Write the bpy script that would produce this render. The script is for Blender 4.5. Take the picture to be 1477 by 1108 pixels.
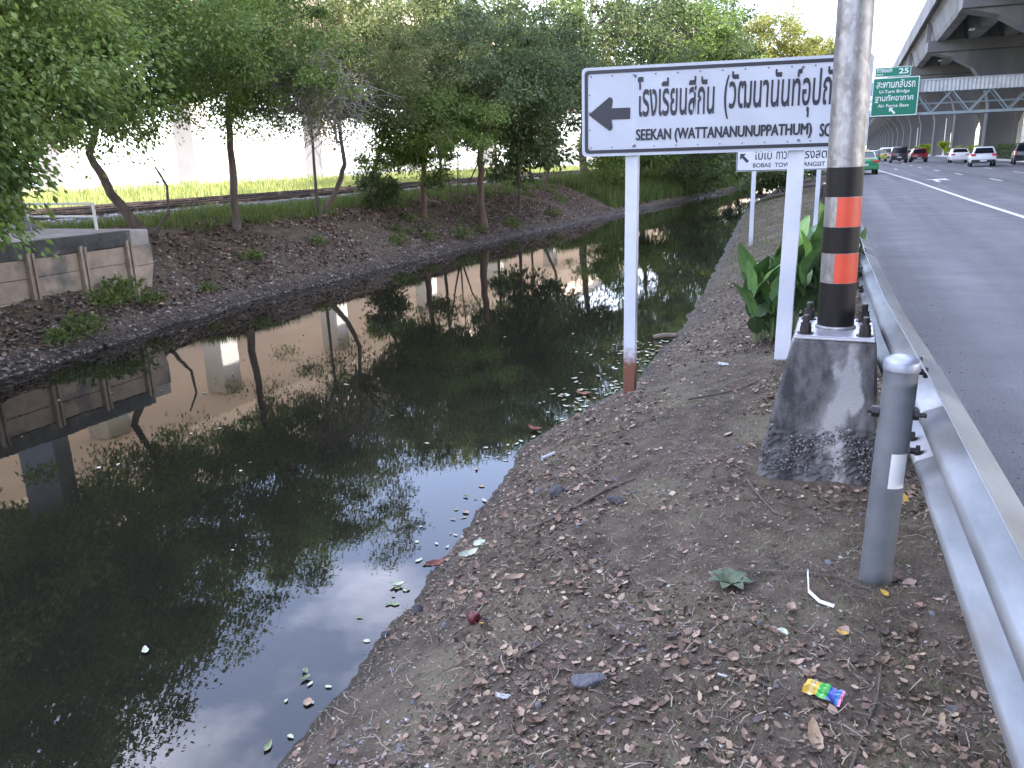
import bpy, bmesh, math, random
import numpy as np
from mathutils import Vector, Matrix

sc = bpy.context.scene
for o in list(bpy.data.objects):
    bpy.data.objects.remove(o)
col = sc.collection
rad = math.radians

# ------------------------------------------------------------------ camera
YAW, PITCH, ROLL = rad(22.6), rad(15.64), rad(1.75)
cam_data = bpy.data.cameras.new('camera')
cam = bpy.data.objects.new('camera', cam_data)
col.objects.link(cam)
fwd = Vector((-math.sin(YAW) * math.cos(PITCH), math.cos(YAW) * math.cos(PITCH), -math.sin(PITCH)))
r0 = Vector((math.cos(YAW), math.sin(YAW), 0.0))
u0 = r0.cross(fwd)
Rv = r0 * math.cos(ROLL) - u0 * math.sin(ROLL)
Uv = u0 * math.cos(ROLL) + r0 * math.sin(ROLL)
cam.matrix_world = Matrix(((Rv.x, Uv.x, -fwd.x, 0.0), (Rv.y, Uv.y, -fwd.y, 0.0), (Rv.z, Uv.z, -fwd.z, 1.6), (0, 0, 0, 1)))
cam_data.sensor_fit = 'HORIZONTAL'
cam_data.sensor_width = 36.0
cam_data.lens = 36.0 * 1150.0 / 1477.0
cam_data.clip_start = 0.05
cam_data.clip_end = 3000.0
sc.camera = cam

# ------------------------------------------------------------------ light
SUN_EL = rad(37.0)
SUN_AZ = rad(10.0)          # from +x towards +y
to_sun = Vector((math.cos(SUN_EL) * math.cos(SUN_AZ), math.cos(SUN_EL) * math.sin(SUN_AZ), math.sin(SUN_EL)))
sd = bpy.data.lights.new('sun', 'SUN')
sd.energy = 4.5
sd.angle = rad(0.5)
sd.color = (1.0, 0.93, 0.82)
sun = bpy.data.objects.new('sun', sd)
sun.rotation_euler = (-to_sun).to_track_quat('-Z', 'Y').to_euler()
col.objects.link(sun)

world = bpy.data.worlds.new('World')
sc.world = world
world.use_nodes = True
wn, wl = world.node_tree.nodes, world.node_tree.links
wn.clear()
w_out = wn.new('ShaderNodeOutputWorld')
w_bg = wn.new('ShaderNodeBackground')
w_bg.inputs['Strength'].default_value = 0.15
sky = wn.new('ShaderNodeTexSky')
sky.sky_type = 'NISHITA'
sky.sun_disc = False
sky.sun_elevation = SUN_EL
sky.sun_rotation = rad(90.0) - SUN_AZ
sky.air_density = 1.2
sky.dust_density = 1.4
sky.ozone_density = 2.0
w_tc = wn.new('ShaderNodeTexCoord')
w_map = wn.new('ShaderNodeMapping')
w_map.inputs['Scale'].default_value = (1.0, 1.0, 2.2)
w_noise = wn.new('ShaderNodeTexNoise')
w_noise.inputs['Scale'].default_value = 2.3
w_noise.inputs['Detail'].default_value = 6.0
w_noise.inputs['Roughness'].default_value = 0.55
w_ramp = wn.new('ShaderNodeValToRGB')
w_ramp.color_ramp.elements[0].position = 0.50
w_ramp.color_ramp.elements[0].color = (.10, .10, .10, 1)
w_ramp.color_ramp.elements[1].position = 0.72
w_ramp.color_ramp.elements[1].color = (0.8, 0.8, 0.8, 1)
w_mix = wn.new('ShaderNodeMixRGB')
w_mix.inputs['Color2'].default_value = (14.0, 14.0, 16.5, 1)
wl.new(w_tc.outputs['Generated'], w_map.inputs['Vector'])
wl.new(w_map.outputs['Vector'], w_noise.inputs['Vector'])
wl.new(w_noise.outputs['Fac'], w_ramp.inputs['Fac'])
wl.new(w_ramp.outputs['Color'], w_mix.inputs['Fac'])
w_tint = wn.new('ShaderNodeMixRGB')
w_tint.blend_type = 'MULTIPLY'
w_tint.inputs['Fac'].default_value = 1.0
w_tint.inputs['Color2'].default_value = (1.03, 1.02, 1.16, 1)
wl.new(sky.outputs['Color'], w_tint.inputs['Color1'])
wl.new(w_tint.outputs['Color'], w_mix.inputs['Color1'])
wl.new(w_mix.outputs['Color'], w_bg.inputs['Color'])
wl.new(w_bg.outputs['Background'], w_out.inputs['Surface'])

sc.view_settings.view_transform = 'Standard'
sc.view_settings.look = 'None'
sc.view_settings.gamma = 1.0
sc.view_settings.exposure = 2.45
sc.view_settings.use_curve_mapping = False
sc.cycles.max_bounces = 8
sc.cycles.transparent_max_bounces = 6

# ------------------------------------------------------------------ helpers
def mat(name, c1, c2=None, scale=8.0, rough=0.8, metal=0.0, bump=0.0, bscale=None, detail=6.0,
        stretch=(1, 1, 1), contrast=(0.35, 0.65), spec=0.5, c3=None, scale3=1.0, r3=(0.5, 0.6), coat=0.0):
    m = bpy.data.materials.new(name)
    m.use_nodes = True
    n, l = m.node_tree.nodes, m.node_tree.links
    p = n['Principled BSDF']
    p.inputs['Roughness'].default_value = rough
    p.inputs['Metallic'].default_value = metal
    p.inputs['Specular IOR Level'].default_value = spec
    p.inputs['Coat Weight'].default_value = coat
    p.inputs['Base Color'].default_value = (*c1, 1)
    tc = n.new('ShaderNodeTexCoord')
    mp = n.new('ShaderNodeMapping')
    mp.inputs['Scale'].default_value = stretch
    l.new(tc.outputs['Object'], mp.inputs['Vector'])
    if c2 is not None:
        t = n.new('ShaderNodeTexNoise')
        t.inputs['Scale'].default_value = scale
        t.inputs['Detail'].default_value = detail
        t.inputs['Roughness'].default_value = 0.62
        l.new(mp.outputs['Vector'], t.inputs['Vector'])
        r = n.new('ShaderNodeValToRGB')
        r.color_ramp.elements[0].position = contrast[0]
        r.color_ramp.elements[1].position = contrast[1]
        r.color_ramp.elements[0].color = (*c1, 1)
        r.color_ramp.elements[1].color = (*c2, 1)
        l.new(t.outputs['Fac'], r.inputs['Fac'])
        out = r.outputs['Color']
        if c3 is not None:
            t3 = n.new('ShaderNodeTexNoise')
            t3.inputs['Scale'].default_value = scale3
            t3.inputs['Detail'].default_value = 5.0
            l.new(mp.outputs['Vector'], t3.inputs['Vector'])
            k3 = n.new('ShaderNodeMapRange')
            k3.inputs['From Min'].default_value = r3[0]
            k3.inputs['From Max'].default_value = r3[1]
            l.new(t3.outputs['Fac'], k3.inputs['Value'])
            x3 = n.new('ShaderNodeMixRGB')
            x3.inputs['Color2'].default_value = (*c3, 1)
            l.new(k3.outputs['Result'], x3.inputs['Fac'])
            l.new(out, x3.inputs['Color1'])
            out = x3.outputs['Color']
        l.new(out, p.inputs['Base Color'])
    if bump:
        b = n.new('ShaderNodeBump')
        b.inputs['Strength'].default_value = min(1.0, bump)
        b.inputs['Distance'].default_value = 0.02
        tb = n.new('ShaderNodeTexNoise')
        tb.inputs['Scale'].default_value = bscale or scale * 3
        tb.inputs['Detail'].default_value = 8.0
        l.new(mp.outputs['Vector'], tb.inputs['Vector'])
        l.new(tb.outputs['Fac'], b.inputs['Height'])
        l.new(b.outputs['Normal'], p.inputs['Normal'])
    return m

def ramp_mat(name, stops, rough=0.8, transl=0.0, spec=0.3, attr='rnd', bump=0.0, objrnd=0.0):
    """colour picked per piece by the float attribute 'rnd'"""
    m = bpy.data.materials.new(name)
    m.use_nodes = True
    n, l = m.node_tree.nodes, m.node_tree.links
    p = n['Principled BSDF']
    p.inputs['Roughness'].default_value = rough
    p.inputs['Specular IOR Level'].default_value = spec
    a = n.new('ShaderNodeAttribute')
    a.attribute_name = attr
    r = n.new('ShaderNodeValToRGB')
    els = r.color_ramp.elements
    while len(els) < len(stops):
        els.new(0.5)
    for e, (pos, c) in zip(els, stops):
        e.position = pos
        e.color = (*c, 1)
    l.new(a.outputs['Fac'], r.inputs['Fac'])
    l.new(r.outputs['Color'], p.inputs['Base Color'])
    if transl:
        t = n.new('ShaderNodeBsdfTranslucent')
        l.new(r.outputs['Color'], t.inputs['Color'])
        mx = n.new('ShaderNodeMixShader')
        mx.inputs['Fac'].default_value = transl
        l.new(p.outputs['BSDF'], mx.inputs[1])
        l.new(t.outputs['BSDF'], mx.inputs[2])
        l.new(mx.outputs['Shader'], n['Material Output'].inputs['Surface'])
    return m

def tag(o, label=None, cat=None, group=None, kind=None):
    if label: o['label'] = label
    if cat: o['category'] = cat
    if group: o['group'] = group
    if kind: o['kind'] = kind
    return o

def empty(name, loc=(0, 0, 0), rz=0.0, label=None, cat=None, group=None):
    o = bpy.data.objects.new(name, None)
    o.location = loc
    o.rotation_euler = (0, 0, rz)
    o.empty_display_size = 0.2
    col.objects.link(o)
    return tag(o, label, cat, group)

def link(name, me, parent=None, m=None):
    o = bpy.data.objects.new(name, me)
    col.objects.link(o)
    if parent: o.parent = parent
    if m is not None and not me.materials: me.materials.append(m)
    return o

class MB:
    def __init__(s):
        s.v, s.f = [], []
    def add(s, vs, fs):
        k = len(s.v)
        s.v += [tuple(v) for v in vs]
        s.f += [tuple(i + k for i in f) for f in fs]
        return s
    def box(s, x0, x1, y0, y1, z0, z1):
        return s.add([(x0, y0, z0), (x1, y0, z0), (x1, y1, z0), (x0, y1, z0), (x0, y0, z1), (x1, y0, z1), (x1, y1, z1), (x0, y1, z1)],
                     [(0, 3, 2, 1), (4, 5, 6, 7), (0, 1, 5, 4), (1, 2, 6, 5), (2, 3, 7, 6), (3, 0, 4, 7)])
    def tube(s, pts, rs, n=8, cap=True):
        pts = [Vector(p) for p in pts]
        if not hasattr(rs, '__len__'): rs = [rs] * len(pts)
        k = len(s.v)
        ref = None
        for i, p in enumerate(pts):
            t = (pts[min(i + 1, len(pts) - 1)] - pts[max(i - 1, 0)]).normalized()
            if ref is None:
                ref = Vector((1, 0, 0)) if abs(t.x) < 0.8 else Vector((0, 1, 0))
            a = (ref - t * ref.dot(t)).normalized()
            ref = a
            b = t.cross(a)
            for j in range(n):
                an = 2 * math.pi * j / n
                s.v.append(tuple(p + (a * math.cos(an) + b * math.sin(an)) * rs[i]))
        for i in range(len(pts) - 1):
            for j in range(n):
                q = (j + 1) % n
                s.f.append((k + i * n + j, k + i * n + q, k + (i + 1) * n + q, k + (i + 1) * n + j))
        if cap:
            s.f.append(tuple(k + j for j in range(n))[::-1])
            s.f.append(tuple(k + (len(pts) - 1) * n + j for j in range(n)))
        return s
    def bar(s, a, b, w, h=None):
        h = h or w
        a, b = Vector(a), Vector(b)
        t = (b - a).normalized()
        ref = Vector((0, 0, 1)) if abs(t.z) < 0.9 else Vector((0, 1, 0))
        x = t.cross(ref).normalized() * (w / 2)
        y = x.cross(t).normalized() * (h / 2)
        return s.add([a - x - y, a + x - y, a + x + y, a - x + y, b - x - y, b + x - y, b + x + y, b - x + y],
                     [(0, 1, 2, 3), (7, 6, 5, 4), (0, 4, 5, 1), (1, 5, 6, 2), (2, 6, 7, 3), (3, 7, 4, 0)])
    def lathe(s, prof, c=(0, 0, 0), n=24, axis='z'):
        k = len(s.v)
        for r, h in prof:
            for j in range(n):
                an = 2 * math.pi * j / n
                p = (r * math.cos(an), r * math.sin(an), h)
                if axis == 'x': p = (h, r * math.cos(an), r * math.sin(an))
                if axis == 'y': p = (r * math.sin(an), h, r * math.cos(an))
                s.v.append((p[0] + c[0], p[1] + c[1], p[2] + c[2]))
        for i in range(len(prof) - 1):
            for j in range(n):
                q = (j + 1) % n
                s.f.append((k + i * n + j, k + i * n + q, k + (i + 1) * n + q, k + (i + 1) * n + j))
        s.f.append(tuple(k + j for j in range(n))[::-1])
        s.f.append(tuple(k + (len(prof) - 1) * n + j for j in range(n)))
        return s
    def prism(s, poly, a, b, axis='y'):
        """poly in the other two axes, extruded a..b"""
        n = len(poly)
        def P(p, h):
            return {'y': (p[0], h, p[1]), 'x': (h, p[0], p[1]), 'z': (p[0], p[1], h)}[axis]
        vs = [P(p, a) for p in poly] + [P(p, b) for p in poly]
        fs = [tuple(range(n))[::-1], tuple(range(n, 2 * n))]
        fs += [(i, (i + 1) % n, n + (i + 1) % n, n + i) for i in range(n)]
        return s.add(vs, fs)
    def mesh(s, name, m=None, smooth=False, bevel=0.0, seg=2, sharp=40):
        me = bpy.data.meshes.new(name)
        me.from_pydata(s.v, [], s.f)
        bm = bmesh.new()
        bm.from_mesh(me)
        bmesh.ops.recalc_face_normals(bm, faces=bm.faces)
        if bevel:
            es = [e for e in bm.edges if len(e.link_faces) == 2 and e.calc_face_angle(0) > rad(30)]
            bmesh.ops.bevel(bm, geom=es, offset=bevel, segments=seg, affect='EDGES', profile=0.5, clamp_overlap=True)
        if smooth:
            for f in bm.faces: f.smooth = True
            for e in bm.edges:
                if len(e.link_faces) == 2 and e.calc_face_angle(0) > rad(sharp): e.smooth = False
        bm.to_mesh(me)
        bm.free()
        if m: me.materials.append(m)
        return me
    def build(s, name, m=None, parent=None, **k):
        return link(name, s.mesh(name, m, **k), parent)

def np_mesh(name, verts, faces, m=None, rnd=None, smooth=False):
    """fast mesh of equal-size faces from numpy arrays; rnd = value for each face"""
    me = bpy.data.meshes.new(name)
    verts = np.ascontiguousarray(verts, dtype=np.float32)
    faces = np.ascontiguousarray(faces, dtype=np.int32)
    nf, k = faces.shape
    me.vertices.add(len(verts))
    me.vertices.foreach_set('co', verts.ravel())
    me.loops.add(nf * k)
    me.loops.foreach_set('vertex_index', faces.ravel())
    me.polygons.add(nf)
    me.polygons.foreach_set('loop_start', np.arange(0, nf * k, k, dtype=np.int32))
    if rnd is not None:
        at = me.attributes.new('rnd', 'FLOAT', 'FACE')
        at.data.foreach_set('value', np.ascontiguousarray(rnd, dtype=np.float32))
    me.update(calc_edges=True)
    me.polygons.foreach_set('use_smooth', np.full(nf, smooth, dtype=bool))
    if m: me.materials.append(m)
    return me

def copy_tree(o, parent=None):
    c = o.copy()
    col.objects.link(c)
    c.parent = parent
    for ch in o.children:
        copy_tree(ch, c)
    return c

# smooth value noise in numpy
def vnoise(x, y, seed=0):
    x = np.asarray(x, float); y = np.asarray(y, float)
    xi, yi = np.floor(x).astype(np.int64), np.floor(y).astype(np.int64)
    xf, yf = x - xi, y - yi
    def h(a, b):
        n = (a * 374761393 + b * 668265263 + seed * 974711) & 0x7fffffff
        n = ((n ^ (n >> 13)) * 1274126177) & 0x7fffffff
        return ((n ^ (n >> 16)) & 0xffff) / 65535.0
    u, v = xf * xf * (3 - 2 * xf), yf * yf * (3 - 2 * yf)
    return (h(xi, yi) * (1 - u) + h(xi + 1, yi) * u) * (1 - v) + (h(xi, yi + 1) * (1 - u) + h(xi + 1, yi + 1) * u) * v - 0.5

# ------------------------------------------------------------------ terrain functions
WATER = -0.6
_wy = np.array([-6, 0, 2.0, 3.0, 3.85, 4.8, 5.65, 6.6, 7.4, 10.1, 13, 18.4, 26, 35, 48, 62, 80])
_wx = np.array([-1.6, -1.7, -1.81, -1.95, -1.98, -2.12, -2.2, -2.05, -1.88, -1.86, -2.05, -2.48, -3.1, -3.8, -4.0, -4.1, -4.1])
_fy = np.array([-10, 5.9, 7.9, 10.5, 13.8, 20.4, 28.8, 36.8, 48, 58, 80])
_fx = np.array([-8.6, -8.73, -8.9, -9.4, -9.35, -9.15, -8.7, -7.7, -6.7, -6.4, -6.4])
_ry = np.array([-12, 0.5, 2.12, 3.63, 4.73, 7.1, 11.9, 20, 30, 60, 100, 400])
_rx = np.array([0.6, 0.52, 0.46, 0.40, 0.34, 0.27, 0.18, 0.02, -0.1, -0.1, 0.2, 1.0])
def near_edge(y): return np.interp(y, _wy, _wx) + 0.07 * vnoise(np.asarray(y) * 2.2, 0, 3) + 0.05 * vnoise(np.asarray(y) * 6, 9, 4)
def far_edge(y): return np.interp(y, _fy, _fx) + 0.25 * vnoise(np.asarray(y) * 0.7, 0, 5) + 0.08 * vnoise(np.asarray(y) * 3, 5, 6)
def rail_x(y): return np.interp(y, _ry, _rx)
def near_z(x, y):
    xw = near_edge(y)
    t = (x - xw) / (0.35 - xw)
    tc = np.clip(t, 0, 1)
    f = 1 - (1 - tc) ** 2.4
    z = WATER + 0.6 * f
    z = np.where(t < 0, WATER + (x - xw) * 0.45, z)
    a = np.clip(t * 4, 0, 1)
    z = z + a * (0.05 * vnoise(x * 2.1, y * 2.1, 1) + 0.03 * vnoise(x * 6, y * 6, 2)) + 0.012 * vnoise(x * 17, y * 17, 7) + 0.006 * vnoise(x * 45, y * 45, 8)
    return z - 0.05 * np.clip(t - 0.93, 0, 1)
def far_z(x, y):
    xw = far_edge(y)
    t = xw - x                                  # metres inland
    z = np.interp(t, [-3, 0, 0.15, 0.9, 1.9, 2.7, 3.6, 60], [-1.8, WATER, WATER + 0.14, -0.08, 0.36, 0.58, 0.6, 0.6])
    a = np.clip(t * 2, 0, 1)
    return z + a * (0.14 * vnoise(x * 0.9, y * 0.9, 11) + 0.07 * vnoise(x * 3, y * 3, 12) + 0.04 * vnoise(x * 9, y * 9, 13))

def grid_mesh(name, X, Y, Z, m, smooth=True):
    ny, nx = X.shape
    v = np.stack([X, Y, Z], -1).reshape(-1, 3)
    i = np.arange(ny * nx).reshape(ny, nx)
    f = np.stack([i[:-1, :-1], i[:-1, 1:], i[1:, 1:], i[1:, :-1]], -1).reshape(-1, 4)
    return np_mesh(name, v, f, m, smooth=smooth)

# ------------------------------------------------------------------ ground materials
M = {}
M['soil'] = mat('soil', (0.040, 0.032, 0.024), (0.108, 0.086, 0.064), 9, 0.95, bump=0.9, bscale=60, detail=10, contrast=(0.3, 0.7), c3=(0.125, 0.110, 0.072), scale3=1.4, r3=(0.50, 0.72), spec=0.2)
def wet_edge(m, z0, z1):
    # mud soaked by the canal: darker and shinier within a hand's breadth of the water level
    n, l = m.node_tree.nodes, m.node_tree.links
    p = n['Principled BSDF']
    src = p.inputs['Base Color'].links[0].from_socket
    tc = n.new('ShaderNodeTexCoord'); sx = n.new('ShaderNodeSeparateXYZ')
    l.new(tc.outputs['Object'], sx.inputs['Vector'])
    nz = n.new('ShaderNodeTexNoise'); nz.inputs['Scale'].default_value = 5; nz.inputs['Detail'].default_value = 5
    l.new(tc.outputs['Object'], nz.inputs['Vector'])
    ad = n.new('ShaderNodeMath'); ad.operation = 'MULTIPLY_ADD'; ad.inputs[1].default_value = .16
    l.new(nz.outputs['Fac'], ad.inputs[0]); l.new(sx.outputs['Z'], ad.inputs[2])
    mr = n.new('ShaderNodeMapRange'); mr.inputs['From Min'].default_value = z1 + .08; mr.inputs['From Max'].default_value = z0 + .08
    l.new(ad.outputs['Value'], mr.inputs['Value'])
    mx = n.new('ShaderNodeMixRGB'); mx.blend_type = 'MULTIPLY'; mx.inputs['Color2'].default_value = (.42, .42, .42, 1)
    l.new(mr.outputs['Result'], mx.inputs['Fac']); l.new(src, mx.inputs['Color1']); l.new(mx.outputs['Color'], p.inputs['Base Color'])
    rr = n.new('ShaderNodeMapRange'); rr.inputs['To Min'].default_value = .95; rr.inputs['To Max'].default_value = .38
    l.new(mr.outputs['Result'], rr.inputs['Value']); l.new(rr.outputs['Result'], p.inputs['Roughness'])
wet_edge(M['soil'], -.57, -.47)
M['bank_soil'] = mat('bank_soil', (0.046, 0.034, 0.024), (0.125, 0.095, 0.070), 5, 0.95, bump=0.9, bscale=40, detail=10, contrast=(0.3, 0.7), spec=0.2)
wet_edge(M['bank_soil'], -.56, -.42)
M['earth'] = mat('earth', (0.08, 0.09, 0.04), (0.14, 0.14, 0.07), 0.8, 0.95, bump=0.5, bscale=6)
M['asphalt'] = mat('asphalt', (0.082, 0.083, 0.090), (0.155, 0.157, 0.166), 55, 0.85, bump=0.6, bscale=140, detail=8, contrast=(.3, .72), c3=(0.15, 0.151, 0.158), scale3=0.5, r3=(0.5, 0.78), spec=0.35)
def wheel_tracks(m):
    n, l = m.node_tree.nodes, m.node_tree.links
    p = n['Principled BSDF']
    src = p.inputs['Base Color'].links[0].from_socket
    tc = n.new('ShaderNodeTexCoord'); mp = n.new('ShaderNodeMapping'); mp.inputs['Scale'].default_value = (1.0, .025, 1.0)
    l.new(tc.outputs['Object'], mp.inputs['Vector'])
    nz = n.new('ShaderNodeTexNoise'); nz.inputs['Scale'].default_value = 1.1; nz.inputs['Detail'].default_value = 4
    l.new(mp.outputs['Vector'], nz.inputs['Vector'])
    mr = n.new('ShaderNodeMapRange'); mr.inputs['From Min'].default_value = .35; mr.inputs['From Max'].default_value = .65; mr.inputs['To Min'].default_value = .74; mr.inputs['To Max'].default_value = 1.15
    l.new(nz.outputs['Fac'], mr.inputs['Value'])
    n2 = n.new('ShaderNodeTexNoise'); n2.inputs['Scale'].default_value = .9; n2.inputs['Detail'].default_value = 7; n2.inputs['Roughness'].default_value = .7
    l.new(tc.outputs['Object'], n2.inputs['Vector'])
    m2 = n.new('ShaderNodeMapRange'); m2.inputs['From Min'].default_value = .3; m2.inputs['From Max'].default_value = .7; m2.inputs['To Min'].default_value = .82; m2.inputs['To Max'].default_value = 1.2
    l.new(n2.outputs['Fac'], m2.inputs['Value'])
    mu = n.new('ShaderNodeMath'); mu.operation = 'MULTIPLY'
    l.new(mr.outputs['Result'], mu.inputs[0]); l.new(m2.outputs['Result'], mu.inputs[1])
    vm = n.new('ShaderNodeVectorMath'); vm.operation = 'SCALE'
    l.new(src, vm.inputs[0]); l.new(mu.outputs['Value'], vm.inputs['Scale']); l.new(vm.outputs['Vector'], p.inputs['Base Color'])
wheel_tracks(M['asphalt'])
M['paint'] = mat('road_paint', (0.30, 0.30, 0.31), (0.58, 0.58, 0.58), 14, 0.7, contrast=(.3, .5))
M['pale_road'] = mat('pale_concrete_road', (0.42, 0.40, 0.37), (0.5, 0.48, 0.45), 0.3, 0.85)
M['concrete'] = mat('viaduct_concrete', (0.10, 0.10, 0.102), (0.155, 0.15, 0.15), 0.35, 0.9, bump=0.15, bscale=5, stretch=(1, 1, 0.4), c3=(0.075, 0.075, 0.078), scale3=0.12, r3=(0.5, 0.65))
M['warm_concrete'] = mat('warm_concrete', (0.46, 0.36, 0.29), (0.54, 0.43, 0.35), 0.2, 0.9)
M['pale_concrete'] = mat('pale_concrete', (0.36, 0.34, 0.32), (0.44, 0.42, 0.40), 0.4, 0.9)
M['kerb'] = mat('kerb_concrete', (0.3, 0.3, 0.29), (0.42, 0.42, 0.4), 2, 0.9)

# ------------------------------------------------------------------ large structure: ground, banks, road
g = MB()
ys = list(np.concatenate([[-300, -60, -20], np.arange(-10, 90, 5), [100, 140, 200, 300, 500, 900, 1500]]))
def ground_profile(y):
    fe, ne = float(np.interp(y, _fy, _fx)), float(np.interp(y, _wy, _wx))
    return [(-1500, 0.9), (-60, 0.9), (-26, 0.9), (-21.2, 0.45), (fe - 3.6, 0.45), (fe - 1.9, 0.05), (fe - 0.3, -0.75), (fe + 1.2, -1.5), (ne - 1.2, -1.5), (ne + 0.2, -0.72), (-0.6, -0.16), (0.2, -0.12), (16, -0.1), (1500, -0.1)]
rows = [ground_profile(y) for y in ys]
gv = [(x, y, z) for y, r in zip(ys, rows) for x, z in r]
nxp = len(rows[0])
gf = [(i * nxp + j, i * nxp + j + 1, (i + 1) * nxp + j + 1, (i + 1) * nxp + j) for i in range(len(ys) - 1) for j in range(nxp - 1)]
tag(g.add(gv, gf).build('ground', M['earth']), kind='structure')

# near verge, fine close to the camera
yy = np.concatenate([np.linspace(-3, 0.9, 14)[:-1], 0.9 * (12 / 0.9) ** np.linspace(0, 1, 420)])
uu = np.linspace(0, 1, 200)
Y = np.repeat(yy[:, None], 200, 1)
XL, XR = near_edge(yy) - 0.55, rail_x(yy) + 0.30
X = XL[:, None] + (XR - XL)[:, None] * uu[None, :]
verge = tag(link('verge', grid_mesh('verge', X, Y, near_z(X, Y), M['soil'])), kind='structure')
yy = np.concatenate([np.linspace(12, 40, 150), np.linspace(41, 75, 40)])
uu = np.linspace(0, 1, 60)
Y = np.repeat(yy[:, None], 60, 1)
XL, XR = near_edge(yy) - 0.55, rail_x(yy) + 0.30
X = XL[:, None] + (XR - XL)[:, None] * uu[None, :]
tag(link('verge', grid_mesh('verge', X, Y, near_z(X, Y), M['soil'])), kind='structure')
# far bank
yy = np.concatenate([np.linspace(-6, 4, 30)[:-1], np.linspace(4, 40, 420), np.linspace(40.5, 80, 80)])
uu = np.linspace(0, 1, 110)
Y = np.repeat(yy[:, None], 110, 1)
XR = far_edge(yy) + 0.6
X = XR[:, None] - 5.4 * uu[None, :]
tag(link('far_bank', grid_mesh('far_bank', X, Y, far_z(X, Y), M['bank_soil'])), kind='structure')

# water
M['water'] = m = bpy.data.materials.new('canal_water')
m.use_nodes = True
n, l = m.node_tree.nodes, m.node_tree.links
p = n['Principled BSDF']
p.inputs['Base Color'].default_value = (0.010, 0.0095, 0.007, 1)
p.inputs['Roughness'].default_value = 0.0
p.inputs['IOR'].default_value = 1.55
tc = n.new('ShaderNodeTexCoord')
mp = n.new('ShaderNodeMapping'); mp.inputs['Scale'].default_value = (1.0, 1.0, 1.0); mp.inputs['Rotation'].default_value = (0, 0, rad(25))
mp2 = n.new('ShaderNodeMapping'); mp2.inputs['Scale'].default_value = (1.0, 3.0, 1.0); mp2.inputs['Rotation'].default_value = (0, 0, rad(-20))
l.new(tc.outputs['Object'], mp.inputs['Vector']); l.new(tc.outputs['Object'], mp2.inputs['Vector'])
t1 = n.new('ShaderNodeTexNoise'); t1.inputs['Scale'].default_value = 0.8; t1.inputs['Detail'].default_value = 2.0
t2 = n.new('ShaderNodeTexNoise'); t2.inputs['Scale'].default_value = 7.0; t2.inputs['Detail'].default_value = 3.0
l.new(mp.outputs['Vector'], t1.inputs['Vector']); l.new(mp2.outputs['Vector'], t2.inputs['Vector'])
b1 = n.new('ShaderNodeBump'); b1.inputs['Strength'].default_value = 0.035; b1.inputs['Distance'].default_value = 0.05
b2 = n.new('ShaderNodeBump'); b2.inputs['Strength'].default_value = 0.006; b2.inputs['Distance'].default_value = 0.02
l.new(t1.outputs['Fac'], b1.inputs['Height']); l.new(t2.outputs['Fac'], b2.inputs['Height'])
l.new(b1.outputs['Normal'], b2.inputs['Normal']); l.new(b2.outputs['Normal'], p.inputs['Normal'])
w = MB().add([(-13, -30, WATER), (1.0, -30, WATER), (1.0, 90, WATER), (-13, 90, WATER)], [(0, 1, 2, 3)])
tag(w.build('water', M['water']), kind='structure')

# road
ry = list(np.concatenate([np.arange(-30, 30, 2.0), np.arange(30, 120, 5), [140, 180, 240, 320, 420, 600, 900]]))
rd = MB()
vs = []
for y in ry:
    x0 = float(rail_x(y)) + 0.22
    vs += [(x0 - 0.05, y, -0.2), (x0, y, 0.0), (15.6, y, 0.02)]
fs = []
for i in range(len(ry) - 1):
    for j in range(2):
        fs.append((i * 3 + j, i * 3 + j + 1, i * 3 + 4 + j, i * 3 + 3 + j))
road = tag(rd.add(vs, fs).build('road', M['asphalt']), kind='structure')
def strip(name, pts, w, z=0.012):
    b = MB(); vs = []; fs = []
    for i, (x, y) in enumerate(pts):
        zz = z + 0.0013 * max(0, x)
        vs += [(x - w / 2, y, zz), (x + w / 2, y, zz)]
    for i in range(len(pts) - 1): fs.append((2 * i, 2 * i + 1, 2 * i + 3, 2 * i + 2))
    return b.add(vs, fs).build(name, M['paint'], road)
strip('edge_line', [(4.1, 8), (3.95, 14), (3.8, 21.6), (3.56, 28.6), (3.16, 45.7), (2.23, 71.5), (1.9, 90), (1.9, 200)], 0.15)
for x, y in ((6.7, 46), (6.27, 57), (5.9, 66.5), (5.6, 77.5), (5.6, 89), (5.6, 101), (7.0, 34), (7.1, 22), (9.6, 70), (9.6, 82), (9.6, 94), (9.6, 58), (9.6, 106), (12.8, 70), (12.8, 82), (12.8, 94), (3.6, 74)):
    strip('lane_dash', [(x + .02, y - 1.7), (x - .02, y + 1.7)], 0.15)
ar = MB().add([(4.0, 44.3, .02), (4.2, 44.3, .02), (4.25, 47.2, .02), (4.75, 46.4, .02), (4.8, 48.9, .02), (3.6, 47.8, .02), (4.05, 47.5, .02)], [(0, 1, 2, 6), (2, 3, 4), (6, 2, 4, 5)])
ar.build('road_arrow', M['paint'], road)

# median with kerb
md = MB().box(15.4, 20.5, -40, 900, -0.1, 0.2)
tag(md.build('median', M['kerb'], bevel=0.02), kind='structure')
# opposite carriageway
tag(MB().add([(20.6, -40, 0.02), (40, -40, 0.02), (40, 900, 0.02), (20.6, 900, 0.02)], [(0, 1, 2, 3)]).build('opposite_road', M['asphalt']), kind='structure')
# pale sunlit road beyond the railway
tag(MB().add([(-70, -80, .92), (-26.2, -80, .92), (-26.2, 300, .92), (-70, 300, .92)], [(0, 1, 2, 3)]).build('far_road', M['pale_road']), kind='structure')
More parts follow.
